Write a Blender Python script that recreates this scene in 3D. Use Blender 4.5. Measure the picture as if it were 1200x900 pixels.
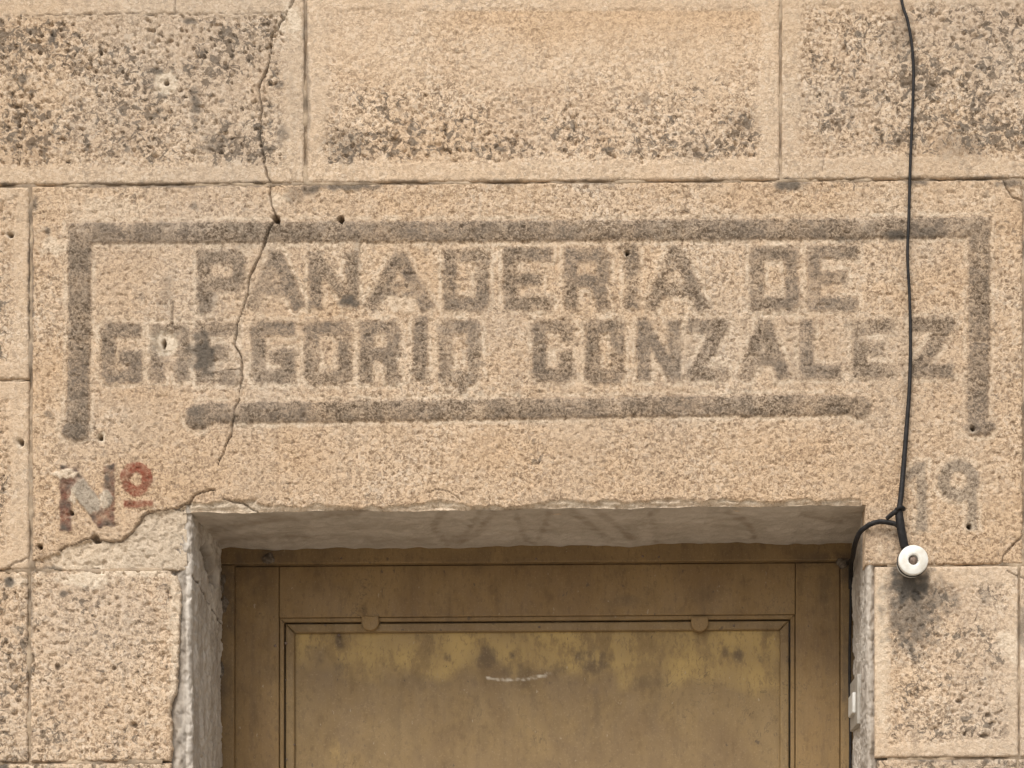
import bpy, bmesh, math, random
import numpy as np
from mathutils import Vector

# ------------------------------------------------------------------ scene, camera, light
for o in list(bpy.data.objects):
    bpy.data.objects.remove(o)
scene = bpy.context.scene
C = scene.collection
S = 0.00125            # metres of facade for one unit of the survey grid
D = 2.5                # camera distance from the facade
VX, VY, EYE = 727.0, 1170.0, 1.5
cam_d = bpy.data.cameras.new('camera')
cam = bpy.data.objects.new('camera', cam_d)
C.objects.link(cam)
cam.location = (0, -D, EYE)
cam.rotation_euler = (math.radians(90), 0, 0)
cam_d.sensor_width = 36
cam_d.lens = 36 * D / (1200 * S)
cam_d.shift_x = (600 - VX) / 1200
cam_d.shift_y = (VY - 450) / 1200
cam_d.clip_start = 0.05
cam_d.clip_end = 500
scene.camera = cam

SUN_EL, SUN_AZ = 50, 22      # sun in front of the facade, a little to the left
w = bpy.data.worlds.new('World')
scene.world = w
w.use_nodes = True
wn = w.node_tree.nodes
wl = w.node_tree.links
bg = wn['Background']
sky = wn.new('ShaderNodeTexSky')
sky.sky_type = 'NISHITA'
sky.sun_disc = False
sky.sun_elevation = math.radians(SUN_EL)
sky.sun_rotation = math.radians(180 + SUN_AZ)
sky.air_density = 1.0
sky.dust_density = 6.0
sky.ozone_density = 1.0
hs = wn.new('ShaderNodeHueSaturation')
hs.inputs['Saturation'].default_value = 0.25
wl.new(sky.outputs[0], hs.inputs['Color'])
wl.new(hs.outputs[0], bg.inputs[0])
bg.inputs[1].default_value = 0.13
sun_d = bpy.data.lights.new('sun', 'SUN')
sun = bpy.data.objects.new('sun', sun_d)
C.objects.link(sun)
sun_d.energy = 1.1
sun_d.angle = math.radians(22)
sun_d.color = (1.0, 0.95, 0.87)
dirv = Vector((-math.sin(math.radians(SUN_AZ)) * math.cos(math.radians(SUN_EL)),
               -math.cos(math.radians(SUN_AZ)) * math.cos(math.radians(SUN_EL)),
               math.sin(math.radians(SUN_EL))))
sun.rotation_euler = dirv.to_track_quat('Z', 'Y').to_euler()
sun.location = dirv * 20
vs = scene.view_settings
vs.view_transform = 'Standard'
vs.look = 'None'
vs.gamma = 1
vs.use_curve_mapping = False
vs.exposure = 0.36

# ------------------------------------------------------------------ helpers
SL = -0.0068           # the courses climb a little to the right


def slope(y, x):
    return y + SL * (np.asarray(x, float) - 600)


def W(px, py, dep=0.0):
    """facade survey coordinates at a depth behind the facade -> metres"""
    k = (D + dep) / D
    return ((px - VX) * S * k, dep, EYE + (VY - py) * S * k)


rng = np.random.RandomState(7)
_perm = rng.permutation(4096)
_grad = rng.rand(4096) * 2 * np.pi
_gx, _gy = np.cos(_grad), np.sin(_grad)
_val = rng.rand(4096)


def _h(ix, iy, seed):
    return _perm[(_perm[(ix + seed * 131) & 4095] + iy * 7 + seed * 17) & 4095]


def gn(x, y, seed=0):
    x = np.asarray(x, float)
    y = np.asarray(y, float)
    ix = np.floor(x).astype(np.int64)
    iy = np.floor(y).astype(np.int64)
    fx = x - ix
    fy = y - iy
    ux = fx * fx * fx * (fx * (fx * 6 - 15) + 10)
    uy = fy * fy * fy * (fy * (fy * 6 - 15) + 10)

    def g(i, j):
        h = _h(ix + i, iy + j, seed)
        return _gx[h] * (fx - i) + _gy[h] * (fy - j)
    a = g(0, 0) * (1 - ux) + g(1, 0) * ux
    b = g(0, 1) * (1 - ux) + g(1, 1) * ux
    return (a * (1 - uy) + b * uy) * 1.5


def fbm(x, y, seed=0, o=4):
    s = 0
    a = 1.0
    t = 0
    for i in range(o):
        s = s + a * gn(x * 2 ** i + i * 17.3, y * 2 ** i - i * 9.1, seed + i)
        t += a
        a *= 0.55
    return s / t


def sst(e0, e1, x):
    t = np.clip((x - e0) / (e1 - e0), 0, 1)
    return t * t * (3 - 2 * t)


def dseg(x, y, ax, ay, bx, by):
    vx, vy = bx - ax, by - ay
    l2 = vx * vx + vy * vy + 1e-9
    t = np.clip(((x - ax) * vx + (y - ay) * vy) / l2, 0, 1)
    return np.hypot(x - ax - t * vx, y - ay - t * vy)


def dpoly(x, y, pts):
    d = np.full(x.shape, 1e9)
    for a, b in zip(pts[:-1], pts[1:]):
        d = np.minimum(d, dseg(x, y, a[0], a[1], b[0], b[1]))
    return d


def dbar(x, y, ax, ay, bx, by, hw, ext=0.0):
    """signed distance to a flat ended stroke"""
    vx, vy = bx - ax, by - ay
    L = math.hypot(vx, vy)
    vx, vy = vx / L, vy / L
    cx, cy = (ax + bx) / 2, (ay + by) / 2
    u = np.abs((x - cx) * vx + (y - cy) * vy) - (L / 2 + ext)
    v = np.abs(-(x - cx) * vy + (y - cy) * vx) - hw
    return np.minimum(np.maximum(u, v), 0) + np.hypot(np.maximum(u, 0), np.maximum(v, 0))


def tag(o, label, cat=None, group=None, kind=None):
    if label:
        o['label'] = label
    if cat:
        o['category'] = cat
    if group:
        o['group'] = group
    if kind:
        o['kind'] = kind
    return o


def empty(name, loc=(0, 0, 0)):
    o = bpy.data.objects.new(name, None)
    C.objects.link(o)
    o.location = loc
    o.empty_display_size = 0.1
    return o


def attach(o, parent):
    if parent is not None:
        o.parent = parent
        r = parent
        off = Vector((0, 0, 0))
        while r is not None:
            off += r.location
            r = r.parent
        o.location = -off
    return o


def link(name, me, mat, parent=None):
    o = bpy.data.objects.new(name, me)
    C.objects.link(o)
    if mat is not None:
        me.materials.append(mat)
    return attach(o, parent)


def quads_mesh(name, co, q, attrs=None, normals=None, uniq=True):
    """mesh from numpy quads; only the vertices in use are kept"""
    if uniq:
        used, inv = np.unique(q, return_inverse=True)
        q = inv.reshape(q.shape)
        co = co[used]
    else:
        used = np.arange(len(co))
    me = bpy.data.meshes.new(name)
    me.vertices.add(len(co))
    me.vertices.foreach_set('co', co.astype(np.float32).ravel())
    n = len(q)
    me.loops.add(n * 4)
    me.loops.foreach_set('vertex_index', q.astype(np.int32).ravel())
    me.polygons.add(n)
    me.polygons.foreach_set('loop_start', np.arange(0, n * 4, 4, dtype=np.int32))
    me.polygons.foreach_set('loop_total', np.full(n, 4, dtype=np.int32))
    me.polygons.foreach_set('use_smooth', np.ones(n, dtype=bool))
    me.update(calc_edges=True)
    for k, v in (attrs or {}).items():
        v = v[used]
        if v.ndim == 2:
            a = me.attributes.new(k, 'FLOAT_COLOR', 'POINT')
            a.data.foreach_set('color', v.astype(np.float32).ravel())
        else:
            a = me.attributes.new(k, 'FLOAT', 'POINT')
            a.data.foreach_set('value', v.astype(np.float32).ravel())
    if normals is not None:
        me.normals_split_custom_set_from_vertices(normals[used].tolist())
    return me


def grid_quads(nr, nc):
    i = np.arange(nr * nc).reshape(nr, nc)
    return np.stack([i[:-1, :-1], i[1:, :-1], i[1:, 1:], i[:-1, 1:]], -1).reshape(-1, 4)


def add_skirt(co, q, attrs, back):
    """run every open edge straight back into the wall"""
    e = np.concatenate([q[:, [0, 1]], q[:, [1, 2]], q[:, [2, 3]], q[:, [3, 0]]])
    key = np.sort(e, 1)
    key = key[:, 0].astype(np.int64) * len(co) + key[:, 1]
    _, idx, cnt = np.unique(key, return_index=True, return_counts=True)
    be = e[idx[cnt == 1]]
    vs_ = np.unique(be)
    mp = np.full(len(co), -1, np.int64)
    mp[vs_] = len(co) + np.arange(len(vs_))
    bc = co[vs_].copy()
    bc[:, 1] = back
    sk = np.stack([be[:, 1], be[:, 0], mp[be[:, 0]], mp[be[:, 1]]], -1)
    co2 = np.concatenate([co, bc])
    at2 = {k: np.concatenate([v, v[vs_]]) for k, v in attrs.items()}
    return co2, sk, at2


# ------------------------------------------------------------------ materials
def new_mat(name):
    m = bpy.data.materials.new(name)
    m.use_nodes = True
    nt = m.node_tree
    return m, nt.nodes, nt.links, nt.nodes['Principled BSDF']


class NB:
    """small node builder"""

    def __init__(s, n, l):
        s.n, s.l = n, l
        g = n.new('ShaderNodeNewGeometry')
        s.pos = g.outputs['Position']

    def put(s, sock, v):
        if hasattr(v, 'is_output'):
            s.l.new(v, sock)
        elif isinstance(v, (tuple, list)):
            sock.default_value = tuple(v) + (1,) if len(v) == 3 and len(sock.default_value) == 4 else v
        else:
            sock.default_value = v

    def noise(s, scale, detail=3, rough=0.55, stretch=None, dist=0.0, off=(0, 0, 0)):
        t = s.n.new('ShaderNodeTexNoise')
        t.inputs['Scale'].default_value = scale
        t.inputs['Detail'].default_value = detail
        t.inputs['Roughness'].default_value = rough
        t.inputs['Distortion'].default_value = dist
        mp = s.n.new('ShaderNodeMapping')
        mp.inputs['Scale'].default_value = stretch or (1, 1, 1)
        mp.inputs['Location'].default_value = off
        s.l.new(s.pos, mp.inputs['Vector'])
        s.l.new(mp.outputs[0], t.inputs['Vector'])
        return t.outputs['Fac']

    def math(s, op, a, b=0.0, clamp=False):
        t = s.n.new('ShaderNodeMath')
        t.operation = op
        t.use_clamp = clamp
        s.put(t.inputs[0], a)
        s.put(t.inputs[1], b)
        return t.outputs[0]

    def ss(s, v, a, b, lo=0.0, hi=1.0):
        t = s.n.new('ShaderNodeMapRange')
        t.interpolation_type = 'SMOOTHSTEP'
        s.put(t.inputs['Value'], v)
        t.inputs['From Min'].default_value = a
        t.inputs['From Max'].default_value = b
        t.inputs['To Min'].default_value = lo
        t.inputs['To Max'].default_value = hi
        return t.outputs[0]

    def mix(s, f, a, b, mode='MIX'):
        t = s.n.new('ShaderNodeMix')
        t.data_type = 'RGBA'
        t.blend_type = mode
        s.put(t.inputs['Factor'], f)
        s.put(t.inputs['A'] if False else t.inputs[6], a)
        s.put(t.inputs[7], b)
        return t.outputs[2]

    def attr(s, name):
        t = s.n.new('ShaderNodeAttribute')
        t.attribute_name = name
        sp = s.n.new('ShaderNodeSeparateColor')
        s.l.new(t.outputs['Color'], sp.inputs[0])
        return sp.outputs[0], sp.outputs[1], sp.outputs[2], t.outputs['Alpha'], t.outputs['Fac']

    def bump(s, h, strength, dist, prev=None):
        t = s.n.new('ShaderNodeBump')
        t.inputs['Strength'].default_value = strength
        t.inputs['Distance'].default_value = dist
        s.put(t.inputs['Height'], h)
        if prev is not None:
            s.l.new(prev, t.inputs['Normal'])
        return t.outputs[0]


def make_stone():
    m, n, l, bs = new_mat('granite_ashlar')
    b = NB(n, l)
    grey, red, cem, pale, _ = b.attr('marks')
    stain, speck, warm, crack, _ = b.attr('wear')
    tone = b.attr('tone')[4]
    n1 = b.noise(150, 3, 0.6, dist=1.2)
    n2 = b.noise(330, 2, 0.5, dist=0.8, off=(3, 1, 7))
    n3 = b.noise(9, 5, 0.6, off=(1, 2, 3))
    n4 = b.noise(42, 4, 0.6, off=(5, 2, 9))
    grain = b.math('ADD', b.math('MULTIPLY', n1, 0.6), b.math('MULTIPLY', n2, 0.4))
    dress = b.attr('dress')[4]
    vor = n.new('ShaderNodeTexVoronoi')
    vor.inputs['Scale'].default_value = 210
    l.new(b.pos, vor.inputs['Vector'])
    vsp = n.new('ShaderNodeSeparateColor')
    l.new(vor.outputs['Color'], vsp.inputs[0])
    n5 = b.noise(3.2, 4, 0.6, off=(7, 1, 4))
    n6 = b.noise(11, 4, 0.65, stretch=(2.6, 1, 0.5), off=(3, 3, 8))
    g = b.ss(grain, 0.39, 0.565)
    g = b.math('ADD', b.math('MULTIPLY', g, b.math('SUBTRACT', 1.0, b.math('MULTIPLY', dress, 0.45))), b.math('MULTIPLY', dress, 0.30))
    col = b.mix(g, (0.205, 0.142, 0.090), (0.60, 0.458, 0.322))
    # crystals: pale feldspar, grey quartz, dark mica
    col = b.mix(b.math('MULTIPLY', b.ss(vsp.outputs[0], 0.72, 0.9), 0.55), col, (0.66, 0.55, 0.43))
    col = b.mix(b.math('MULTIPLY', b.ss(vsp.outputs[1], 0.84, 0.9), 0.5), col, (0.15, 0.115, 0.085))
    col = b.mix(b.ss(n2, 0.60, 0.70, 0.0, 0.8), col, (0.68, 0.565, 0.435))
    # broad tonal drift: ochre, pinkish and greyer zones, faint rain streaks
    col = b.mix(b.ss(n3, 0.40, 0.66, 0.0, 0.42), col, (0.455, 0.325, 0.215))
    col = b.mix(b.ss(n4, 0.52, 0.72, 0.0, 0.38), col, (0.555, 0.455, 0.345))
    col = b.mix(b.ss(n5, 0.46, 0.64, 0.0, 0.34), col, (0.42, 0.345, 0.27))
    col = b.mix(b.ss(n5, 0.50, 0.36, 0.0, 0.28), col, (0.50, 0.345, 0.21))
    col = b.mix(b.ss(n6, 0.54, 0.72, 0.0, 0.36), col, (0.285, 0.225, 0.17))
    col = b.mix(b.math('MULTIPLY', warm, 0.6), col, b.mix(g, (0.25, 0.155, 0.085), (0.53, 0.355, 0.205)))
    col = b.mix(b.math('MULTIPLY', dress, 0.22), col, (0.60, 0.475, 0.345))
    # lichen and soot specks
    sp = b.noise(80, 4, 0.68, dist=0.9, off=(11, 4, 2))
    spf = b.ss(b.math('ADD', sp, b.math('MULTIPLY', speck, 0.17)), 0.605, 0.665)
    spf = b.math('MULTIPLY', spf, b.ss(speck, 0.02, 0.35))
    col = b.mix(b.math('MULTIPLY', spf, 0.72), col, b.mix(b.ss(n4, 0.4, 0.6), (0.080, 0.058, 0.040), (0.085, 0.073, 0.060)))
    # cement and pale plaster repairs
    ccol = b.mix(b.ss(n4, 0.3, 0.7), (0.27, 0.225, 0.17), (0.44, 0.37, 0.285))
    ccol = b.mix(b.ss(n2, 0.35, 0.6, 0.0, 0.3), ccol, (0.55, 0.48, 0.39))
    col = b.mix(cem, col, ccol)
    pcol = b.mix(b.ss(n1, 0.35, 0.65), (0.50, 0.40, 0.29), (0.70, 0.60, 0.47))
    col = b.mix(pale, col, pcol)
    # painted strokes, worn
    wearn = b.math('ADD', b.math('MULTIPLY', b.noise(60, 4, 0.65, off=(2, 8, 1)), 0.6), b.math('MULTIPLY', n2, 0.4))
    wf = b.ss(b.math('ADD', b.math('MULTIPLY', wearn, 0.55), b.math('MULTIPLY', grain, 0.45)), 0.42, 0.58, 1.0, 0.57)
    gcol = b.mix(b.ss(grain, 0.38, 0.60), (0.095, 0.066, 0.043), (0.225, 0.172, 0.122))
    gcol = b.mix(b.ss(n3, 0.4, 0.65, 0.0, 0.55), gcol, (0.185, 0.152, 0.122))
    col = b.mix(b.math('MULTIPLY', grey, wf), col, gcol)
    rcol = b.mix(b.ss(n4, 0.4, 0.65), (0.20, 0.050, 0.028), (0.165, 0.062, 0.036))
    col = b.mix(b.math('MULTIPLY', red, b.ss(wearn, 0.35, 0.68, 1.0, 0.6)), col, rcol)
    # dark stains
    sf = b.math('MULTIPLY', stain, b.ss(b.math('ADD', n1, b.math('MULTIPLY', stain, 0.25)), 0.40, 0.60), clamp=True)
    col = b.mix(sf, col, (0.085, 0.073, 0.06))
    col = b.mix(b.math('MULTIPLY', crack, 0.85), col, (0.07, 0.052, 0.038))
    mul = n.new('ShaderNodeMix')
    mul.data_type = 'RGBA'
    mul.blend_type = 'MULTIPLY'
    mul.inputs[0].default_value = 1
    l.new(col, mul.inputs[6])
    cmb = n.new('ShaderNodeCombineColor')
    for i in range(3):
        l.new(tone, cmb.inputs[i])
    l.new(cmb.outputs[0], mul.inputs[7])
    l.new(mul.outputs[2], bs.inputs['Base Color'])
    bs.inputs['Roughness'].default_value = 0.92
    bs.inputs['Specular IOR Level'].default_value = 0.2
    nb = b.bump(b.math('ADD', b.math('MULTIPLY', grain, 0.6), b.math('MULTIPLY', n2, 0.5)), 0.75, 0.0028)
    nb = b.bump(n4, 0.4, 0.004, nb)
    l.new(nb, bs.inputs['Normal'])
    return m


def make_plaster(name='cement_render', c0=(0.42, 0.37, 0.31), c1=(0.56, 0.50, 0.435), streak=(1, 1, 1)):
    m, n, l, bs = new_mat(name)
    b = NB(n, l)
    stain, dark, _, _, _ = b.attr('wear')
    n1 = b.noise(14, 5, 0.6, stretch=streak, dist=1.0)
    n2 = b.noise(120, 4, 0.6, stretch=streak)
    n3 = b.noise(420, 2, 0.5)
    col = b.mix(b.ss(b.math('ADD', b.math('MULTIPLY', n1, 0.65), b.math('MULTIPLY', n2, 0.35)), 0.36, 0.64), c0, c1)
    col = b.mix(b.ss(n3, 0.55, 0.7, 0, 0.25), col, (0.55, 0.49, 0.41))
    col = b.mix(b.math('MULTIPLY', stain, b.ss(n1, 0.25, 0.6, 1.0, 0.55)), col, (0.29, 0.235, 0.18))
    col = b.mix(dark, col, (0.06, 0.045, 0.032))
    l.new(col, bs.inputs['Base Color'])
    bs.inputs['Roughness'].default_value = 0.9
    bs.inputs['Specular IOR Level'].default_value = 0.2
    nb = b.bump(n2, 0.55, 0.003)
    nb = b.bump(n3, 0.4, 0.001, nb)
    l.new(nb, bs.inputs['Normal'])
    return m


def make_wood(name, base, light, dirt_shade, grain=(9, 9, 1.2), dust=0.0):
    m, n, l, bs = new_mat(name)
    b = NB(n, l)
    scr, yel, drt_shade, _, _ = b.attr('wear')
    n1 = b.noise(7, 5, 0.62, dist=0.6)
    n2 = b.noise(38, 4, 0.65, stretch=(1, 1, 0.55), off=(4, 2, 1))
    n3 = b.noise(30, 4, 0.6, stretch=grain)
    n5 = b.noise(330, 2, 0.6)
    col = b.mix(b.ss(n1, 0.34, 0.66), base, light)
    col = b.mix(b.ss(n3, 0.50, 0.72, 0.0, 0.14), col, dirt_shade)
    col = b.mix(b.ss(n2, 0.58, 0.72, 0.0, 0.55), col, dirt_shade)
    n6 = b.noise(14, 4, 0.65, stretch=(3.2, 3.2, 0.35), off=(2, 7, 3))
    col = b.mix(b.ss(n6, 0.52, 0.70, 0.0, 0.32), col, dirt_shade)
    # painted film that kept its yellow
    yf = b.math('MULTIPLY', yel, b.ss(n2, 0.44, 0.60, 1.0, 0.25))
    col = b.mix(yf, col, (0.41, 0.28, 0.10))
    col = b.mix(b.math('MULTIPLY', drt_shade, b.ss(n2, 0.35, 0.58)), col, (0.12, 0.084, 0.05))  # dirt, and the corner and gap shade painted into the wood colour
    col = b.mix(b.ss(n5, 0.56, 0.70, 0.0, 0.30), col, (0.36, 0.265, 0.15))
    n7 = b.noise(190, 3, 0.7, stretch=(1, 1, 0.5), off=(8, 8, 1))
    col = b.mix(b.ss(n7, 0.54, 0.66, 0.0, 0.42), col, dirt_shade)
    # crackle and small chips of the paint film
    ck = b.noise(26, 3, 0.7, stretch=(1.0, 1.0, 0.6), dist=1.5, off=(9, 9, 2))
    ckl = b.math('MULTIPLY', b.ss(b.math('ABSOLUTE', b.math('SUBTRACT', ck, 0.5)), 0.0, 0.012, 1.0, 0.0), b.ss(n1, 0.52, 0.66))
    col = b.mix(b.math('MULTIPLY', ckl, 0.6), col, (0.07, 0.05, 0.032))
    chp = b.noise(85, 3, 0.6, stretch=(1.0, 1.0, 0.7), off=(1, 6, 6))
    col = b.mix(b.ss(chp, 0.685, 0.70, 0.0, 0.7), col, (0.09, 0.066, 0.045))
    chp2 = b.noise(120, 3, 0.6, stretch=(1.0, 1.0, 0.5), off=(4, 1, 6))
    col = b.mix(b.ss(chp2, 0.70, 0.715, 0.0, 0.45), col, (0.42, 0.35, 0.25))
    col = b.mix(scr, col, (0.62, 0.55, 0.44))
    l.new(col, bs.inputs['Base Color'])
    rg = b.ss(n2, 0.3, 0.7, 0.45, 0.75)
    l.new(rg, bs.inputs['Roughness'])
    bs.inputs['Specular IOR Level'].default_value = 0.3
    nb = b.bump(n7, 0.25, 0.001)
    nb = b.bump(n3, 0.2, 0.002, nb)
    nb = b.bump(n2, 0.35, 0.002, nb)
    l.new(nb, bs.inputs['Normal'])
    return m


def make_plain(name, col, rough, var=0.15, scale=60, spec=0.5, col2=None, metal=0.0):
    m, n, l, bs = new_mat(name)
    b = NB(n, l)
    nn = b.noise(scale, 4, 0.6)
    c = b.mix(b.ss(nn, 0.35, 0.7, 0, 1), col, col2 or tuple(v * (1 - var) for v in col))
    l.new(c, bs.inputs['Base Color'])
    bs.inputs['Roughness'].default_value = rough
    bs.inputs['Specular IOR Level'].default_value = spec
    bs.inputs['Metallic'].default_value = metal
    l.new(b.bump(nn, 0.15, 0.001), bs.inputs['Normal'])
    return m


M_stone = make_stone()
M_plaster = make_plaster()
M_jamb = make_plaster('jamb_render', (0.40, 0.35, 0.295), (0.60, 0.545, 0.475), (1.5, 1.5, 0.45))
M_mortar = make_plaster('old_mortar', (0.25, 0.18, 0.115), (0.48, 0.37, 0.255))
M_frame = make_wood('ochre_painted_frame', (0.185, 0.120, 0.055), (0.25, 0.163, 0.072), (0.105, 0.069, 0.038))
M_wood = make_wood('ochre_painted_wood', (0.205, 0.128, 0.056), (0.26, 0.168, 0.072), (0.13, 0.082, 0.042))
M_panel = make_wood('ochre_painted_panel', (0.205, 0.136, 0.066), (0.255, 0.172, 0.078), (0.145, 0.096, 0.049), grain=(5, 5, 0.8))
M_cable = make_plain('black_cable_sheath', (0.010, 0.009, 0.009), 0.6, col2=(0.024, 0.021, 0.02), scale=150, spec=0.25)
M_porcelain = make_plain('white_porcelain', (0.80, 0.79, 0.74), 0.22, col2=(0.62, 0.58, 0.50), scale=55)
M_screw = make_plain('rusty_screw', (0.22, 0.16, 0.12), 0.6, col2=(0.12, 0.085, 0.065), scale=300, metal=0.4)
M_plastic = make_plain('aged_white_plastic', (0.42, 0.39, 0.34), 0.5, col2=(0.33, 0.30, 0.25), scale=80)
M_button = make_plain('white_plastic_rocker', (0.66, 0.645, 0.60), 0.45, col2=(0.55, 0.53, 0.48), scale=80)
M_pave = make_plain('granite_paving', (0.46, 0.41, 0.34), 0.9, col2=(0.34, 0.30, 0.25), scale=6, spec=0.2)
M_web = make_plain('dirt_clump', (0.10, 0.08, 0.06), 0.95, col2=(0.22, 0.18, 0.14), scale=160, spec=0.1)

# ------------------------------------------------------------------ ground
def flat(name, x0, x1, y0, y1, z, mat):
    me = bpy.data.meshes.new(name)
    me.from_pydata([(x0, y0, z), (x1, y0, z), (x1, y1, z), (x0, y1, z)], [], [(0, 1, 2, 3)])
    return link(name, me, mat)


tag(flat('ground', -150, 150, -150, 150, -0.02, M_pave), None, kind='structure')

# ------------------------------------------------------------------ features of the facade
CRACKS = [   # points, half width, depth
    ([(346, -4), (332, 22), (318, 42), (316, 70), (303, 104), (307, 126), (304, 160), (310, 188), (312, 204),
      (317, 214), (317, 235), (323, 256), (314, 275), (304, 300), (294, 322), (288, 352), (278, 380), (275, 404),
      (283, 418), (284, 442), (279, 470), (270, 510), (256, 545)], 1.35, 0.010),
    ([(10, 664), (24, 657), (40, 650)], 1.3, 0.005),
    ([(70, 646), (80, 640), (108, 631), (120, 633), (142, 634), (156, 622), (166, 608), (174, 600), (192, 598),
      (214, 594), (222, 588), (229, 579), (251, 573)], 1.7, 0.008),
    ([(262, 585), (284, 588), (292, 594), (300, 599)], 1.4, 0.006),
    ([(251, 573), (250, 584)], 1.0, 0.004),
    ([(1177, 211), (1180, 222), (1187, 231), (1202, 237)], 1.8, 0.008),
    ([(1198, 628), (1186, 640), (1177, 650), (1174, 660)], 1.5, 0.006),
    ([(200, 374), (204, 352), (201, 383)], 1.2, 0.004),
    ([(500, 578), (512, 573), (527, 577), (540, 586)], 1.2, 0.004),
    ([(965, 178), (964, 200), (962, 218)], 0.9, 0.003),
    ([(40, 251), (55, 247)], 1.3, 0.004),
    ([(1180, 668), (1190, 674), (1200, 678)], 1.5, 0.005),
    ([(205.5, -8), (205.5, 14)], 1.6, 0.004),
    ([(30, 17.5), (205, 16), (318, 15.5)], 0.9, 0.003),
    ([(240, 440), (280, 431), (282, 433)], 0.9, 0.003),
]
HOLES = [    # x, y, rx, ry, depth, pale ring radius
    (324, 257, 4.6, 4.8, .02, 0), (400, 257, 3.8, 3.8, .02, 0), (117, 513, 3.2, 3.2, .014, 7.5),
    (192, 402, 2.6, 4.5, .012, 20), (195, 96, 3, 2.6, .012, 17), (735, 296, 2.8, 2.8, .012, 4),
    (1140, 503, 2.4, 2.4, .01, 5), (1136, 617, 2.9, 2.9, .014, 6), (47, 641, 3.2, 3.5, .014, 0),
    (112, 631, 5, 5.5, .010, 0), (110, 668, 7, 3.2, .016, 15), (203, 671, 3, 3, .014, 0), (84, 601, 2.8, 2.6, .012, 5),
    (9, 669, 4, 4, .012, 0), (25, 518, 3.5, 3.5, .01, 6), (12, 275, 2.6, 2.6, .012, 5), (195, 771, 7, 8, .003, 0),
    (37, 772, 3.2, 6, .006, 0), (462, 165, 5, 5, .004, 0), (1118, 834, 4, 2.6, .0039, 0), (1131, 860, 2.6, 3, .0045, 0),
    (1158, 838, 4, 3, .0045, 0), (1163, 848, 4.5, 2.6, .0039, 0), (1097, 854, 4, 3.2, .0039, 0), (1154, 862, 7, 3, .005, 0),
    (1124, 822, 5, 3, .005, 0), (157, 850, 3.5, 3, .006, 0), (134, 783, 2.5, 3, .005, 0), (67, 782, 3, 5, .005, 0),
]
STAINS = [   # x, y, rx, ry, strength
    (410, 218, 45, 6, .8), (925, 216, 24, 8, .85), (1074, 212, 20, 6, .8), (346, 229, 14, 14, .45), (365, 222, 12, 9, .8),
    (590, 214, 30, 5, .5), (1066, 686, 30, 34, 1.0), (1068, 715, 38, 60, .75), (1092, 700, 34, 26, .6), (1046, 690, 14, 20, .5), (1049, 276, 16, 7, .9), (1085, 273, 22, 8, .55), (995, 281, 22, 5, .6),  # includes the dark patches below the insulator
    (238, 415, 18, 30, .85), (196, 345, 10, 26, .35), (243, 355, 14, 16, .45), (90, 505, 18, 13, .5), (232, 489, 15, 16, .45),
    (409, 354, 12, 8, .9), (418, 312, 5, 50, .3), (62, 42, 6, 11, .8), (26, 92, 11, 6, .7), (182, 82, 15, 5, .7),
    (229, 120, 7, 22, .75), (222, 24, 12, 5, .8), (250, 168, 16, 14, .5), (330, 156, 8, 14, .6), (326, 98, 8, 6, .6),
    (10, 682, 8, 7, .9), (75, 695, 6, 6, .8), (56, 272, 6, 6, .7), (40, 238, 6, 9, .7), (227, 242, 6, 6, .6),
    (712, 176, 7, 6, .7), (755, 115, 8, 14, .45), (870, 140, 30, 24, .22), (812, 180, 14, 12, .25), (402, 170, 34, 26, .38),
    (1055, 40, 20, 34, .35), (1125, 172, 40, 22, .35), (1135, 200, 6, 8, .3), (36, 330, 4, 90, .8), (36, 700, 4, 60, .5),
    (36, 590, 4, 70, .35), (57, 485, 7, 6, .5), (1198, 735, 6, 30, .6), (1185, 215, 26, 5, .7), (60, 667, 14, 6, .7), (4, 898, 9, 9, .9),
    (1100, 700, 24, 12, .6), (122, 217, 60, 4, .6), (205, 217, 70, 4, .7), (10, 217, 12, 4, .8), (1110, 890, 70, 4, .55),
    (480, 214, 34, 4, .6), (700, 213, 40, 4, .55), (830, 212, 30, 4, .5), (1000, 211, 30, 4, .5), (1150, 209, 40, 4, .6), (300, 215, 30, 4, .7),
    (360, 120, 4, 90, .5), (358, 30, 4, 40, .5), (700, 300, 30, 4, .2), (160, 503, 6, 6, .3), (1155, 700, 10, 10, .4), (1060, 450, 5, 40, .25), (1060, 330, 5, 60, .2),
]
PALES = [(340, 25, 16, 20, .7), (1185, 755, 20, 16, .6), (1195, 775, 14, 8, .7), (100, 678, 34, 12, .75), (170, 672, 60, 6, .5),
         (62, 288, 16, 14, .5), (262, 268, 60, 6, .25), (283, 497, 10, 4, .7), (353, 497, 8, 4, .6), (279, 398, 6, 18, .5),
         (330, 452, 14, 4, .5), (20, 682, 18, 8, .5), (325, 235, 14, 10, .45), (125, 245, 50, 16, .30), (470, 355, 22, 12, .35),
         (680, 420, 12, 20, .2), (560, 465, 30, 6, .3), (205, 720, 8, 80, .5), (204, 800, 6, 60, .6), (1034, 760, 10, 110, .45)]
HW = 7.3


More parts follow.
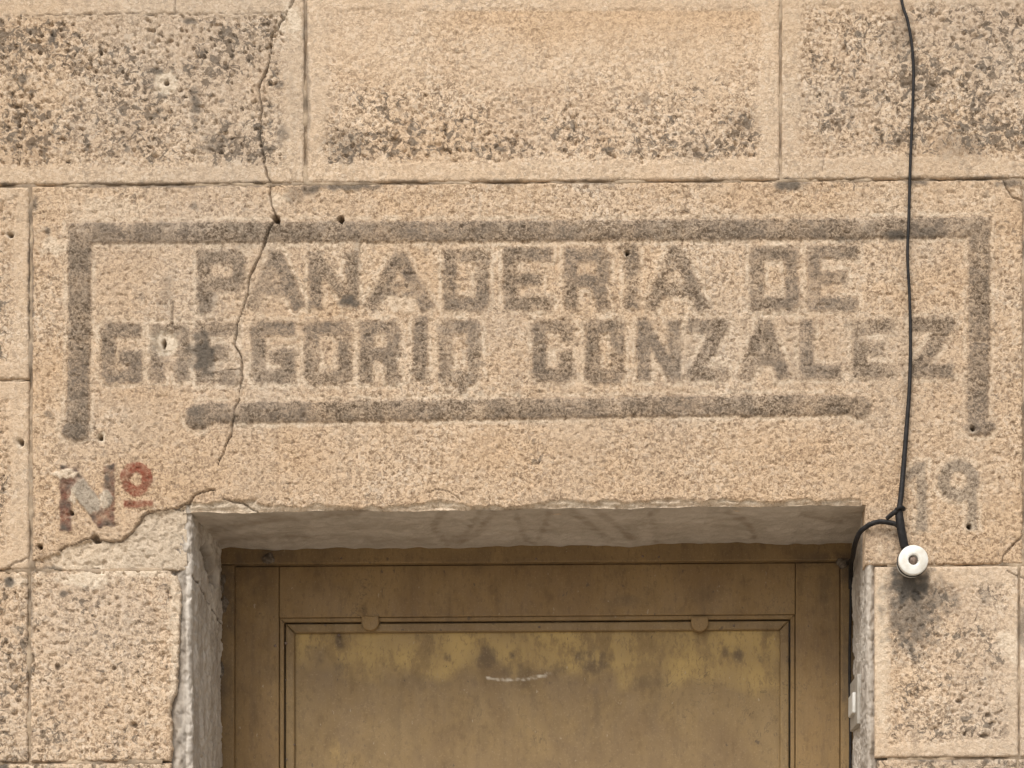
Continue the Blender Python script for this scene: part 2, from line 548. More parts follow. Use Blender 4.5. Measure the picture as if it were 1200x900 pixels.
def font(ch, x0, x1, y0, y1, hw):
    """strokes of a block capital inside its box"""
    l, r, t, b = x0 + hw, x1 - hw, y0 + hw, y1 - hw
    m = (t + b) / 2
    c = (l + r) / 2
    k = 4
    ring = [(l + k, t, r - k, t), (l + k, b, r - k, b), (l, t + k, l, b - k), (r, t + k, r, b - k),
            (l, t + k, l + k, t), (r - k, t, r, t + k), (l, b - k, l + k, b), (r - k, b, r, b - k)]
    F = {
        'P': [(l, t, l, b), (l, t, r - k, t), (r, t + k, r, m - 1), (l, m + 3, r - k, m + 3), (r - k, t, r, t + k), (r - k, m + 3, r, m - 1)],
        'A': [(c - 1, t, l, b), (c + 1, t, r, b), (l + 8, b - 17, r - 8, b - 17)],
        'N': [(l, t, l, b), (r, t, r, b), (l, t, r, b)],
        'D': [(l, t, r - k, t), (l, b, r - k, b), (l, t, l, b), (r, t + k, r, b - k), (r - k, t, r, t + k), (r, b - k, r - k, b)],
        'E': [(l, t, l, b), (l, t, r, t), (l, m, r - 12, m), (l, b, r, b)],
        'R': [(l, t, l, b), (l, t, r - k, t), (r, t + k, r, m - 2), (l, m + 2, r - k, m + 2), (r - k, t, r, t + k), (r - k, m + 2, r, m - 2), (r - 6, m + 2, r, b)],
        'I': [(c, t, c, b)],
        'G': [(l + k, t, r, t), (l + k, b, r, b), (l, t + k, l, b - k), (l, t + k, l + k, t), (l, b - k, l + k, b), (r, m + 4, r, b), (c + 3, m + 5, r, m + 5)],
        'C': [(l + k, t, r - k, t), (l + k, b, r - k, b), (l, t + k, l, b - k), (l, t + k, l + k, t), (l, b - k, l + k, b), (r, t + k, r, t + 10), (r - 3, m + 8, r, b - k), (r - k, t, r, t + k), (r, b - k, r - k, b)],
        'O': ring,
        'Z': [(l, t, r, t), (l, b, r, b), (r, t, l, b)],
        'L': [(l, t, l, b), (l, b, r, b)],
    }
    return F[ch]


LETTERS = [('P', 231, 287, 294, 366), ('A', 290, 357, 294, 363), ('N', 362, 420, 294, 363), ('A', 428, 507, 294, 364),
           ('D', 519, 573, 292, 364), ('E', 590, 648, 290, 364), ('R', 661, 714, 290, 365), ('I', 732, 748, 284, 363),
           ('A', 756, 829, 288, 365), ('D', 879, 936, 289, 364), ('E', 946, 1006, 287, 364),
           ('G', 118, 166, 379, 449), ('R', 176, 222, 380, 448), ('E', 229, 281, 377, 450), ('G', 295, 346, 377, 449),
           ('O', 357, 412, 376, 450), ('R', 421, 469, 376, 450), ('I', 484, 501, 370, 446), ('O', 514, 563, 375, 450),
           ('C', 624, 673, 374, 448), ('O', 686, 732, 374, 449), ('N', 746, 798, 374, 447), ('Z', 806, 853, 374, 446),
           ('A', 866, 925, 374, 446), ('L', 937, 986, 374, 444), ('E', 999, 1048, 374, 443), ('Z', 1065, 1119, 372, 443)]


def bars_union(x, y, bars, hw):
    d = np.full(x.shape, 1e9)
    for a in bars:
        d = np.minimum(d, dbar(x, y, *a, hw, hw * 0.92))
    return d


def edge_line(x):
    """lower arris of the lintel over the doorway"""
    x = np.asarray(x, float)
    return 600.5 - 0.0118 * (x - 235) + 1.6 * gn(x / 60, x * 0 + 3.3, 5) + 1.0 * gn(x / 17, x * 0 + 8.3, 6)


def features(x, y):
    """relief (metres outwards) and attribute layers of everything that marks the masonry"""
    shp = x.shape
    disp = np.zeros(shp)
    marks = np.zeros(shp + (4,))
    wear = np.zeros(shp + (4,))
    nz = gn(x / 9, y / 9, 31)
    nz2 = gn(x / 3.5, y / 3.5, 37)
    xmin, xmax, ymin, ymax = x.min(), x.max(), y.min(), y.max()
    for pts, hw, dep in CRACKS:
        xs = [p[0] for p in pts]
        ys = [p[1] for p in pts]
        if min(xs) > xmax + 8 or max(xs) < xmin - 8 or min(ys) > ymax + 8 or max(ys) < ymin - 8:
            continue
        sel = (x > min(xs) - 10) & (x < max(xs) + 10) & (y > min(ys) - 10) & (y < max(ys) + 10)
        if not sel.any():
            continue
        X, Y = x[sel], y[sel]
        wx = X + 1.6 * gn(X / 11, Y / 11, 51)
        wy = Y + 1.6 * gn(X / 11, Y / 11, 52)
        d = dpoly(wx, wy, pts)
        hwv = hw * (0.85 + 0.6 * gn(X / 25, Y / 25, 53))
        f = 1 - sst(hwv * 0.25, hwv * 0.95, d)
        disp[sel] -= dep * 0.6 * f
        wear[sel, 3] = np.maximum(wear[sel, 3], 0.6 * f)
    for hx, hy, rx, ry, dep, ring in HOLES:
        if hx > xmax + 20 or hx < xmin - 20 or hy > ymax + 20 or hy < ymin - 20:
            continue
        sel = (np.abs(x - hx) < 26) & (np.abs(y - hy) < 26)
        if not sel.any():
            continue
        r = np.hypot((x[sel] - hx) / rx, (y[sel] - hy) / ry) * (1 + 0.35 * nz[sel] + 0.3 * nz2[sel])
        f = 1 - sst(0.6, 1.15, r)
        disp[sel] -= dep * f
        wear[sel, 3] = np.maximum(wear[sel, 3], 0.8 * f * (dep > .004))
        if ring:
            rr = np.hypot(x[sel] - hx, y[sel] - hy) + 3.5 * nz[sel]
            g = 1 - sst(ring * 0.6, ring, rr)
            marks[sel, 3] = np.maximum(marks[sel, 3], 0.85 * g * (1 - f))
            disp[sel] -= 0.0015 * g
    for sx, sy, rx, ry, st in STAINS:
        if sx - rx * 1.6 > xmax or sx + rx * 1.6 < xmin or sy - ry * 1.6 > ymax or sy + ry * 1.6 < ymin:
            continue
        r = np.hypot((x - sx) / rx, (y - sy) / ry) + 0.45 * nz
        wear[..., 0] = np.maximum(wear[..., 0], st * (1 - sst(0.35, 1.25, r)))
    for sx, sy, rx, ry, st in PALES:
        if sx - rx * 1.6 > xmax or sx + rx * 1.6 < xmin or sy - ry * 1.6 > ymax or sy + ry * 1.6 < ymin:
            continue
        r = np.hypot((x - sx) / rx, (y - sy) / ry) + 0.55 * nz
        marks[..., 3] = np.maximum(marks[..., 3], st * (1 - sst(0.45, 1.2, r)))
    return disp, marks, wear


def surface(x, y, e, kind, panel, pit, speckf, seed):
    """relief and layers of one dressed block: e = distance to its own border"""
    disp, marks, wear = features(x, y)
    dress = np.zeros(x.shape)
    f1 = gn(x / 5.2, y / 5.2, 61)
    f2 = gn(x / 2.6, y / 2.6, 62)
    disp += 0.0004 * f1 + 0.0004 * f2 + 0.0012 * fbm(x / 60, y / 60, 63, 3)
    if kind == 'panel':
        x0, x1, y0, y1 = panel
        qq_ = np.minimum(np.minimum(x - x0, x1 - x), np.minimum(y - slope(y0, x), slope(y1, x) - y))
        q = qq_ + 3.0 * gn(x / 14, y / 14, 71) + 2.5 * gn(x / 5, y / 5, 72) + 5 * gn(x / 45, y / 45, 73)
        pm = sst(-2.5, 4.5, q)
        dress = 1 - sst(-4, 5, q)
        amt = pit(x, y)
        n = gn(x / 6.4, y / 6.4, seed) * 0.75 + gn(x / 3.4, y / 3.4, seed + 3) * 0.4 + 0.10 * gn(x / 50, y / 50, seed + 5)
        hole = sst(0.26, 0.46, n)
        disp += pm * (-0.0008 - 0.0054 * amt * hole * np.clip(0.75 + 0.9 * gn(x / 17, y / 17, 79), 0.15, 1.3) + 0.0006 * amt * f1)
        # dressing line round the panel
        disp -= 0.0016 * (1 - sst(0.4, 1.8, np.abs(q))) * np.clip(0.3 + gn(x / 40, y / 40, 77), 0, 1)
        wear[..., 1] = np.maximum(wear[..., 1], sst(-9, 16, q) * speckf(x, y))
        dress = np.maximum(dress, 0.75 * (1 - sst(0.12, 0.45, amt)))
    elif kind == 'rough':
        amt = pit(x, y)
        n = gn(x / 7.5, y / 7.5, seed) * 0.8 + gn(x / 3.6, y / 3.6, seed + 3) * 0.35
        disp += -0.0052 * amt * sst(0.30, 0.50, n)
        wear[..., 1] = np.maximum(wear[..., 1], speckf(x, y))
    else:
        dress = np.full(x.shape, 0.05) + 0.5 * gn(x / 90, y / 90, 78)
        n = gn(x / 6.0, y / 6.0, seed) + 0.3 * gn(x / 3, y / 3, seed + 1)
        disp += -0.0020 * sst(0.42, 0.62, n)
        wear[..., 1] = np.maximum(wear[..., 1], speckf(x, y))
    ee = e + 1.2 * gn(x / 12, y / 12, 81) + 0.7 * gn(x / 4, y / 4, 82)
    disp -= 0.0022 * (1 - sst(0.0, 2.4, ee)) ** 2
    return disp, marks, wear, dress


RECTS = [(37.6, 1198.6, 214.6, 664.4)]


def lines(c):
    return lambda x: slope(c, x)


def axis(a, b, step, knots=()):
    pts = [a] + [k for k in knots if a < k < b] + [b]
    out = []
    for p, q in zip(pts[:-1], pts[1:]):
        n = max(1, int(round((q - p) / step)))
        out += list(np.linspace(p, q, n, endpoint=False))
    out.append(b)
    return np.array(out)


def block(parent, x0, x1, y0, y1, step, kind='rough', panel=None, pit=None, speckf=None, seed=100, tone=1.0, warm=0.0,
          right_edge=None, label=None, warmf=None):
    RECTS.append((x0, x1, y0, y1))
    u = axis(x0, x1, step)
    v = axis(y0, y1, step)
    U, V = np.meshgrid(u, v)
    if right_edge is not None:
        xe = right_edge(V)
        t = (U - x0) / (x1 - x0)
        U = x0 + t * (xe - x0)
        x1 = xe
    PY = slope(V, U)
    e = np.minimum(np.minimum(U - x0, x1 - U), np.minimum(V - y0, y1 - V))
    one = (lambda a, b: a * 0 + 0.6)
    disp, marks, wear, dress = surface(U, PY, e, kind, panel, pit or one, speckf or (lambda a, b: a * 0 + 0.1), seed)
    wear[..., 2] = np.clip(warm + (warmf(U, PY) if warmf else 0), 0, 1)
    X, _, Z = W(U, PY)
    co = np.stack([X, -disp, Z], -1).reshape(-1, 3)
    at = {'marks': marks.reshape(-1, 4), 'wear': wear.reshape(-1, 4), 'tone': np.full(co.shape[0], tone), 'dress': np.clip(dress, 0, 1).reshape(-1)}
    q = grid_quads(len(v), len(u))
    co, sk, at = add_skirt(co, q, at, 0.034)
    me = quads_mesh('ashlar_block', co, np.concatenate([q, sk]), at, uniq=False)
    o = link('ashlar_block', me, M_stone, parent)
    if label:
        o['label'] = label
    return o


# ------------------------------------------------------------------ the wall
wall = empty('stone_wall', (0, 0.2, 0))
tag(wall, 'weathered tan granite ashlar wall carrying the faded painted bakery lettering', 'wall')
FINE = 1.4

# upper course: drafted margins round pecked panels
block(wall, -240, 356.3, -11, 212.0, FINE, 'panel', (-215, 333, 16, 193),
      pit=lambda x, y: 0.75 + 0.45 * gn(x / 90, y / 90, 5), speckf=lambda x, y: 0.52 + 0.6 * gn(x / 70, y / 70, 6) + 0.3 * gn(x / 24, y / 24, 7) - 0.25 * sst(120, 175, x) * (1 - sst(210, 240, x)),
      seed=101, tone=0.97, label='upper ashlar block with coarse dark pecked face and a crack')
block(wall, 359.6, 913.6, -11, 212.0, FINE, 'panel', (383, 889, 12, 189),
      pit=lambda x, y: np.clip(0.18 + 0.6 * sst(70, 175, y) + 0.25 * gn(x / 70, y / 70, 5), 0.1, 1),
      speckf=lambda x, y: np.clip(0.04 + 0.68 * sst(80, 180, y + 40 * gn(x / 60, y / 60, 8)) * (0.75 + 0.4 * sst(560, 420, x) + 0.3 * sst(760, 860, x)) + 0.2 * gn(x / 24, y / 24, 7), 0, 1),
      seed=111, tone=1.05, warmf=lambda x, y: 0.9 * (1 - sst(20, 75, y + 18 * gn(x / 80, y / 80, 4))) * sst(11, 14, y) * sst(470, 560, x) * (1 - sst(888, 893, x)) + 0.15,
      label='upper ashlar block with pale smoother face above the lettering')
block(wall, 916.4, 1500, -11, 212.0, FINE, 'panel', (939, 1480, 8, 187),
      pit=lambda x, y: 0.55 + 0.35 * gn(x / 90, y / 90, 5), speckf=lambda x, y: np.clip(0.32 + 0.3 * sst(1030, 1080, x) + 0.5 * gn(x / 60, y / 60, 6) + 0.25 * gn(x / 24, y / 24, 7), 0, 1),
      seed=121, tone=0.98, label='upper ashlar block with grey lichen specks behind the cable')
# course above the frame
block(wall, -240, 203.4, -230, -13.5, 5, seed=131)
block(wall, 206.4, 640, -230, -13.5, 5, seed=132)
block(wall, 643, 1120, -230, -13.5, 5, seed=133)
block(wall, 1123, 1500, -230, -13.5, 5, seed=134)
# blocks left of the lintel
rs = lambda x, y: np.clip(0.38 + 0.4 * gn(x / 40, y / 40, 12), 0, 1)
block(wall, -240, 33.8, 215.2, 439.8, FINE, 'panel', (-215, 15, 232, 424), seed=141, speckf=rs, tone=1.0)
block(wall, -240, 33.8, 442.6, 662.6, FINE, 'panel', (-215, 12, 462, 640), seed=142, speckf=rs, tone=1.02)
# jamb course
block(wall, -240, 32.2, 665.6, 888.4, FINE, 'rough', seed=151, speckf=rs, pit=lambda x, y: x * 0 + 0.7, tone=1.0)


def ragged(y):
    xp = [660, 690, 745, 790, 806, 822, 850, 900]
    fp = [203, 212, 210, 207, 207, 199, 201, 200]
    return np.interp(y, xp, fp) + 1.8 * gn(y / 14, y * 0 + 2, 9) + 0.9 * gn(y / 4, y * 0 + 5, 9)


block(wall, 35.6, 206, 665.6, 888.4, FINE, 'rough', seed=161, right_edge=ragged,
      speckf=lambda x, y: np.clip(0.22 + 0.35 * gn(x / 40, y / 40, 13), 0, 1), pit=lambda x, y: x * 0 + 0.62, tone=1.05, warm=0.12,
      label='jamb block with crumbled edge left of the doorway')
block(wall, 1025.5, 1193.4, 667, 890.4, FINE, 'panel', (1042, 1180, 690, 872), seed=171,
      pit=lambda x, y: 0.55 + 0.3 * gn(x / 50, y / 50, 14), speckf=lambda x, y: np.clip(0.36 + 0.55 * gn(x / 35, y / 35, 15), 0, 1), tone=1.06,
      label='jamb block with dark patch under the white insulator')
block(wall, 1195.8, 1500, 667, 890.4, FINE, 'panel', (1215, 1480, 690, 872), seed=181, speckf=rs)
# right of the lintel
block(wall, 1201.2, 1500, 215.2, 438, 2.5, 'panel', (1215, 1480, 232, 424), seed=182, speckf=rs)
block(wall, 1201.2, 1500, 440.8, 664.2, 2.5, 'panel', (1215, 1480, 460, 645), seed=183, speckf=rs)
# courses below the picture, down to the pavement
ycur = 891.2
for i in range(7):
    h = 208.0 if i < 6 else 2386 - ycur
    st = 2.2 if i == 0 else 7
    cut = 110 if i % 2 == 0 else 35
    off = 2.2
    block(wall, -240, cut - 1.5, ycur, ycur + h - 3, st, seed=200 + i, speckf=rs)
    block(wall, cut + 1.5, 200, ycur, ycur + h - 3, st, seed=210 + i, speckf=rs)
    cut = 1120 if i % 2 else 1193
    block(wall, 1029, cut - 1.5, ycur + off, ycur + h - 3 + off, st, seed=220 + i, speckf=rs)
    block(wall, cut + 1.5, 1500, ycur + off, ycur + h - 3 + off, st, seed=230 + i, speckf=rs)
    ycur += h

# the facade goes on to both sides and above
courses = [(-11, 212.0), (215.2, 438), (440.8, 664.2), (667, 889)] + [(891.2 + 208 * i, 891.2 + 208 * i + (205 if i < 6 else 244)) for i in range(7)]
for ci_, (ya, yb) in enumerate(courses):
    sh = (ci_ % 2) * 150
    for (a, b) in ((-1010, -720 + sh), (-717 + sh, -243), (1503, 1800 + sh), (1803 + sh, 2270)):
        block(wall, a, b, ya, yb, 6, 'panel', (a + 18, b - 18, ya + 18, yb - 18), seed=400 + ci_, speckf=rs)
for ci_, (ya, yb) in enumerate(((-230, -13.5), (-450, -233), (-670, -453))):
    cuts = [-1010, -620, -243, 1503, 1880, 2270] if ci_ == 0 else [-1010 + 60 * ci_, -560, -120, 330, 790, 1240, 1700, 2270 - 60 * ci_]
    cuts[0], cuts[-1] = -1010, 2270
    for a, b in zip(cuts[:-1], cuts[1:]):
        if ci_ == 0 and a == -243:
            continue
        block(wall, a + 1.5, b - 1.5, ya, yb, 6, 'panel', (a + 18, b - 18, ya + 18, yb - 18), seed=430 + ci_, speckf=rs)

# ------------------------------------------------------------------ the lintel with its lettering
NX0, NX1 = 218.0, 1014.5           # notch over the doorway
LX0, LX1, LY0, LY1 = 37.6, 1198.6, 214.6, 664.4
LF = 1.3
u = axis(LX0, LX1, LF, (NX0, NX1))
cols0 = int(np.argmin(np.abs(u - NX0)))
cols1 = int(np.argmin(np.abs(u - NX1)))
ntop = int(round((597 - LY0) / LF))
nbot = int(round((LY1 - 597) / LF))
top = slope(LY0, u)
edg = edge_line(u)
bot = slope(LY1, u)
rows = [top + (edg - top) * t for t in np.linspace(0, 1, ntop + 1)] + [edg + (bot - edg) * t for t in np.linspace(0, 1, nbot + 1)[1:]]
PY = np.array(rows)
PX = np.tile(u, (PY.shape[0], 1))
nr, nc = PY.shape
e = np.minimum(np.minimum(PX - LX0, LX1 - PX), np.minimum(PY - top[None], bot[None] - PY))
disp, marks, wear, dress = surface(PX, PY, e, 'smooth', None, None, lambda x, y: np.clip(0.10 + 0.22 * gn(x / 60, y / 60, 21), 0, 1), 300)
wear[..., 2] = np.clip(0.35 + 0.9 * fbm(PX / 150, PY / 100, 23, 4) + 0.3 * sst(470, 560, PY), 0, 1)
# warped coordinates give the hand painted strokes their uneven outline
wx = PX + 1.5 * gn(PX / 13, PY / 13, 401) + 1.1 * gn(PX / 4.5, PY / 4.5, 402)
wy = PY + 1.5 * gn(PX / 13, PY / 13, 403) + 1.1 * gn(PX / 4.5, PY / 4.5, 404)
lab = np.zeros((nr, nc), np.int32)       # which painted piece owns a vertex
pieces = []                              # (name, label)


def paint(d, name, label, strength, chan=0, relief=0.0006, soft=2.0, halo=True, round_hw=0):
    global disp
    f = 1 - sst(-soft, soft, d)
    fade = np.clip(strength * (1.02 + 0.6 * gn(PX / 32, PY / 32, 411) + 0.3 * gn(PX / 8, PY / 8, 412)), 0, 1)
    if chan == 0 and name != 'painted_numeral':
        dk = f * np.clip(0.25 + 0.8 * gn(PX / 26, PY / 26, 414) + 0.35 * gn(PX / 9, PY / 9, 415) + 0.25 * sst(420, 150, PX), 0, 0.75)
        wear[..., 0] = np.maximum(wear[..., 0], 0.42 * dk)
    marks[..., chan] = np.maximum(marks[..., chan], f * fade)
    if round_hw:
        prof = np.sqrt(np.clip(1 - np.clip(1 + d / round_hw, 0, 1) ** 2, 0, 1))
        disp += relief * prof
    else:
        disp += relief * f
    if halo:
        h = sst(0.5, 2.5, d) * (1 - sst(3, 8, d)) * np.clip(0.55 + 0.9 * gn(PX / 22, PY / 22, 413), 0, 1)
        marks[..., 3] = np.maximum(marks[..., 3], 0.5 * h * (1 - marks[..., 0]))
    if name == 'painted_numeral':
        marks[..., 2] = np.maximum(marks[..., 2], 0.55 * f)
        marks[..., 0] = np.where(f > 0.01, marks[..., 0] * 0.72, marks[..., 0])
    pieces.append((name, label))
    lab[d < 0] = len(pieces)


def strip(pts, hw):
    d = np.full(PX.shape, 1e9)
    for a, b in zip(pts[:-1], pts[1:]):
        d = np.minimum(d, dbar(wx, wy, a[0], a[1], b[0], b[1], hw, 0))
    return d


def disc(cx, cy, rx, ry):
    return (np.hypot((wx - cx) / rx, (wy - cy) / ry) - 1) * min(rx, ry)


d = np.minimum(strip([(80, 273), (500, 271), (800, 269.5), (1160, 266)], 12.2), strip([(93, 262), (93, 400), (90, 512)], 13.2))
d = np.minimum(d, strip([(1147.5, 254), (1147, 400), (1145, 504)], 12.6))
d = np.minimum(d, np.minimum(disc(88, 504, 16, 13), disc(1147, 501, 19, 10)))
# rounded outer corner top left
d = np.maximum(d, -(strip([(70, 255), (96, 255)], 0.1) - 6) * ((wx + wy) < 350) - 1e3 * ((wx + wy) >= 352))
paint(d, 'painted_border', 'faded grey painted line framing the lettering on three sides', 0.93, relief=0.0034, round_hw=12.5, soft=3.2)
d = strip([(234, 484), (500, 480.5), (800, 476), (1008, 474)], 12.2)
d = np.minimum(d, np.minimum(disc(232, 488, 15, 16), disc(1007, 477, 13, 14)))
paint(d, 'painted_border', 'grey painted underline with rounded ends below the lettering', 0.93, relief=0.0034, round_hw=12.5, soft=3.2)
for i, (ch, a, b, c, dd) in enumerate(LETTERS):
    hw = 8.0 if i < 11 else 8.2
    if ch == 'N':
        hw -= 0.3
    d = bars_union(wx, wy, font(ch, a, b, c, dd, hw), hw)
    if i == 7:
        d = np.minimum(d, disc(729, 290, 6, 5))
    if i == 18:
        d = np.minimum(d, disc(541, 453, 5, 9))
    st = 0.92
    if i in (12, 13):
        st = 0.72
    if i in (1, 10, 25):
        st = 0.80
    paint(d, 'painted_letter', 'worn grey painted capital letter ' + ch, st, soft=3.4)
# house number, left and right
d = np.minimum(dbar(wx, wy, 77, 552, 77, 616, 6.2, 6), dbar(wx, wy, 128, 551, 128, 611, 6.2, 6))
d = np.minimum(d, dbar(wx, wy, 82, 556, 122, 610, 10, 5))
paint(d, 'painted_letter', 'dull red letter N with grey cement flakes over it', 1.1, chan=1, halo=False, soft=1.6)
nd = d.copy()
cemN = (1 - sst(-1, 2, nd)) * (1 - sst(0.8, 1.15, np.hypot((PX - 102) / 21, (PY - 581) / 24) + 0.25 * gn(PX / 7, PY / 7, 421)))
cemN = np.maximum(cemN, (1 - sst(0.7, 1.1, np.hypot((PX - 125) / 8, (PY - 585) / 13) + 0.35 * gn(PX / 7, PY / 7, 422))))
palN = 1 - sst(0.7, 1.1, np.hypot((PX - 77) / 14, (PY - 556) / 7) + 0.5 * gn(PX / 6, PY / 6, 423))
palN = np.maximum(palN, 1 - sst(0.7, 1.1, np.hypot((PX - 122) / 6, (PY - 588) / 12) + 0.5 * gn(PX / 6, PY / 6, 424)))
palN = np.maximum(palN, 1 - sst(0.7, 1.1, np.hypot((PX - 86) / 4, (PY - 580) / 12) + 0.5 * gn(PX / 6, PY / 6, 424)))
marks[..., 1] *= (1 - np.maximum(cemN, palN)) * np.where((PX < 137) & (PX > 60) & (PY > 535), np.clip(0.72 + 0.5 * sst(86, 80, PX) * sst(565, 580, PY) + 0.5 * gn(PX / 10, PY / 10, 425), 0, 1), 1)
marks[..., 0] = np.maximum(marks[..., 0], cemN * 0.35)
marks[..., 2] = np.maximum(marks[..., 2], cemN)
marks[..., 3] = np.maximum(marks[..., 3], 0.7 * palN)
disp += 0.0022 * np.maximum(cemN, palN)
brownN = (1 - sst(-1, 2, nd)) * np.clip(0.55 + 0.5 * gn(PX / 12, PY / 12, 426), 0, 1) * (1 - np.maximum(cemN, palN))
wear[..., 0] = np.maximum(wear[..., 0], brownN)
d = np.abs(np.hypot((wx - 159.5) / 1.0, (wy - 561) / 1.06) - 12.9) - 6.0
d = np.minimum(d, disc(157, 580, 3.5, 3))
paint(d, 'painted_letter', 'red painted raised letter o with a bar under it', 1.0, chan=1, halo=False, soft=1.2)
k_o = len(pieces)
d = dbar(wx, wy, 145, 591, 179, 590, 4.0, 0)
paint(d, 'painted_letter', None, 1.2, chan=1, halo=False, soft=1.6)
lab[lab == len(pieces)] = k_o
d = np.minimum(dbar(wx, wy, 1080, 546, 1080, 617, 6.0, 5), dbar(wx, wy, 1076, 548, 1064, 560, 6, 2))
paint(d, 'painted_numeral', 'grey painted numeral one half hidden by the cable', 1.1, soft=2.5)
d = np.abs(np.hypot((wx - 1123) / 1.02, (wy - 563)) - 17) - 7.2
d = np.minimum(d, dbar(wx, wy, 1139, 562, 1139, 616, 6.2, 5))
paint(d, 'painted_numeral', 'grey painted numeral nine above the white insulator', 1.15, soft=2.5)
# crater and lost paint
r = np.hypot((PX - 197) / 16, (PY - 404) / 20) + 0.4 * gn(PX / 8, PY / 8, 431)
f = 1 - sst(0.7, 1.1, r)
marks[..., 0] *= 1 - 0.9 * f
disp -= 0.0022 * f
for (cx, cy, rx, ry) in ((279, 430, 9, 26), (287, 345, 7, 20), (260, 320, 12, 8), (470, 340, 10, 6), (320, 398, 12, 6), (445, 402, 6, 6)):
    f = 1 - sst(0.5, 1.1, np.hypot((PX - cx) / rx, (PY - cy) / ry) + 0.5 * gn(PX / 8, PY / 8, 432))
    marks[..., 0] *= 1 - 0.65 * f
# mortar patch filling the broken lower left corner
px_ = [38, 70, 80, 108, 142, 156, 166, 174, 192, 214, 222]
py_ = [656, 646, 640, 631, 634, 622, 608, 600, 598, 594, 588]
pb = np.interp(PX + 2 * gn(PX / 9, PY / 9, 441), px_, py_)
patch = (PX < NX0 + 3) & (PY > pb + 1.0)
pf = sst(0, 3, PY - pb) * (PX < NX0 + 3)
disp = disp - 0.0042 * pf + pf * (0.0022 * fbm(PX / 22, PY / 22, 443, 3) - 0.0018 * sst(0.25, 0.4, gn(PX / 9, PY / 9, 445)))
marks[..., 3] = np.maximum(marks[..., 3], 0.6 * pf * sst(40, 75, PX))
marks[..., 2] = np.maximum(marks[..., 2], pf * 0.5 * sst(95, 165, PX + 20 * gn(PX / 25, PY / 25, 444)))
marks[..., 3] *= 1 - 0.75 * marks[..., 2] * pf
pieces.append(('mortar_patch', 'pale cement patch filling the broken corner of the lintel'))
lab[patch] = len(pieces)
# spalled lip along the doorway
lip = edge_line(PX) - PY
lipn = 6.0 + 5.0 * gn(PX / 45, PX * 0 + 1.7, 451) + 3.0 * gn(PX / 13, PX * 0 + 4.1, 452)
lipn = np.where(PX < 300, lipn + 5, lipn)
lf = (1 - sst(lipn - 0.8, lipn + 0.8, lip)) * ((PX > NX0 - 1) & (PX < NX1 - 4) & (lip > -1))
disp -= 0.0050 * lf * (0.8 + 0.4 * gn(PX / 20, PY / 6, 453))
lip2 = (1 - sst(lipn * 0.45 - 0.7, lipn * 0.45 + 0.7, lip)) * lf
disp -= 0.0030 * lip2
marks[..., 3] = np.maximum(marks[..., 3], 0.6 * lf)
lg = sst(-0.05, 0.3, gn(PX / 30, PY / 12, 454))
marks[..., 2] = np.maximum(marks[..., 2], 0.6 * lf * lg)

X, _, Z = W(PX, PY)
co = np.stack([X, -disp, Z], -1).reshape(-1, 3)
at = {'marks': marks.reshape(-1, 4), 'wear': wear.reshape(-1, 4), 'tone': np.full(co.shape[0], 1.0), 'dress': np.clip(dress, 0, 1).reshape(-1)}
q = grid_quads(nr, nc)
ri = np.repeat(np.arange(nr - 1), nc - 1)
ci = np.tile(np.arange(nc - 1), nr - 1)
keep = ~((ri >= ntop) & (ci >= cols0) & (ci < cols1))
q = q[keep]
fl = lab.reshape(-1)[q]
fl = np.where((fl == fl[:, :1]).all(1), fl[:, 0], 0)
full = quads_mesh('tmp', co, q, None, uniq=False)
nrm = np.zeros(len(co) * 3, np.float32)
full.vertex_normals.foreach_get('vector', nrm)
nrm = nrm.reshape(-1, 3)
bpy.data.meshes.remove(full)
co2, sk, at2 = add_skirt(co, q, at, 0.034)
lintel_q = np.concatenate([q[fl == 0], sk])
lintel = link('lintel_block', quads_mesh('lintel_block', co2, lintel_q, at2), M_stone, wall)
lintel['label'] = 'long lintel block painted with the bakery lettering and number nineteen'
for i, (nm, lb) in enumerate(pieces):
    sel = q[fl == i + 1]
    if len(sel) == 0 or lb is None:
        continue
    o = link(nm, quads_mesh(nm, co, sel, at, normals=nrm), M_stone, lintel)
    o.location = (0, 0, 0)
    o['label'] = lb

# ------------------------------------------------------------------ mortar in the joints and the core behind
def sheet(x0, x1, y0, y1, step):
    u_ = axis(x0, x1, step)
    v_ = axis(y0, y1, step)
    U, V = np.meshgrid(u_, v_)
    PYs = slope(V, U)
    dep = 0.0034 + 0.0085 * fbm(U / 48, PYs / 48, 501, 3) + 0.002 * gn(U / 7, PYs / 7, 503)
    dep = np.clip(dep, 0.0010, 0.010)
    for (a, b, c_, d_) in RECTS:
        inside = np.minimum(np.minimum(U - a, b - U), np.minimum(V - c_, d_ - V))
        dep = dep + 0.018 * sst(2.0, 6.0, inside)
    X, _, Z = W(U, PYs)
    c = np.stack([X, dep, Z], -1).reshape(-1, 3)
    wr = np.zeros((len(c), 4))
    wr[:, 0] = np.clip(0.35 + 0.8 * gn(U / 30, PYs / 30, 505), 0, 1).ravel()
    wr[:, 1] = np.clip(0.05 + 0.9 * gn(U / 22, PYs / 22, 506), 0, 0.7).ravel()
    return c, grid_quads(len(v_), len(u_)), wr


cs, qs, ws = [], [], []
base = 0
for args in ((-242, 1502, -232, 590, 3.0), (-242, 190, 590, 905, 3.0), (1040, 1502, 590, 905, 3.0),
             (-242, 190, 905, 2390, 9), (1040, 1502, 905, 2390, 9),
             (-1010, -242, -672, 2390, 9), (1502, 2270, -672, 2390, 9), (-242, 1502, -672, -232, 9)):
    c, qq, wr = sheet(*args)
    cs.append(c)
    qs.append(qq + base)
    ws.append(wr)
    base += len(c)
link('mortar_joints', quads_mesh('mortar_joints', np.concatenate(cs), np.concatenate(qs), {'wear': np.concatenate(ws)}, uniq=False), M_mortar, wall)


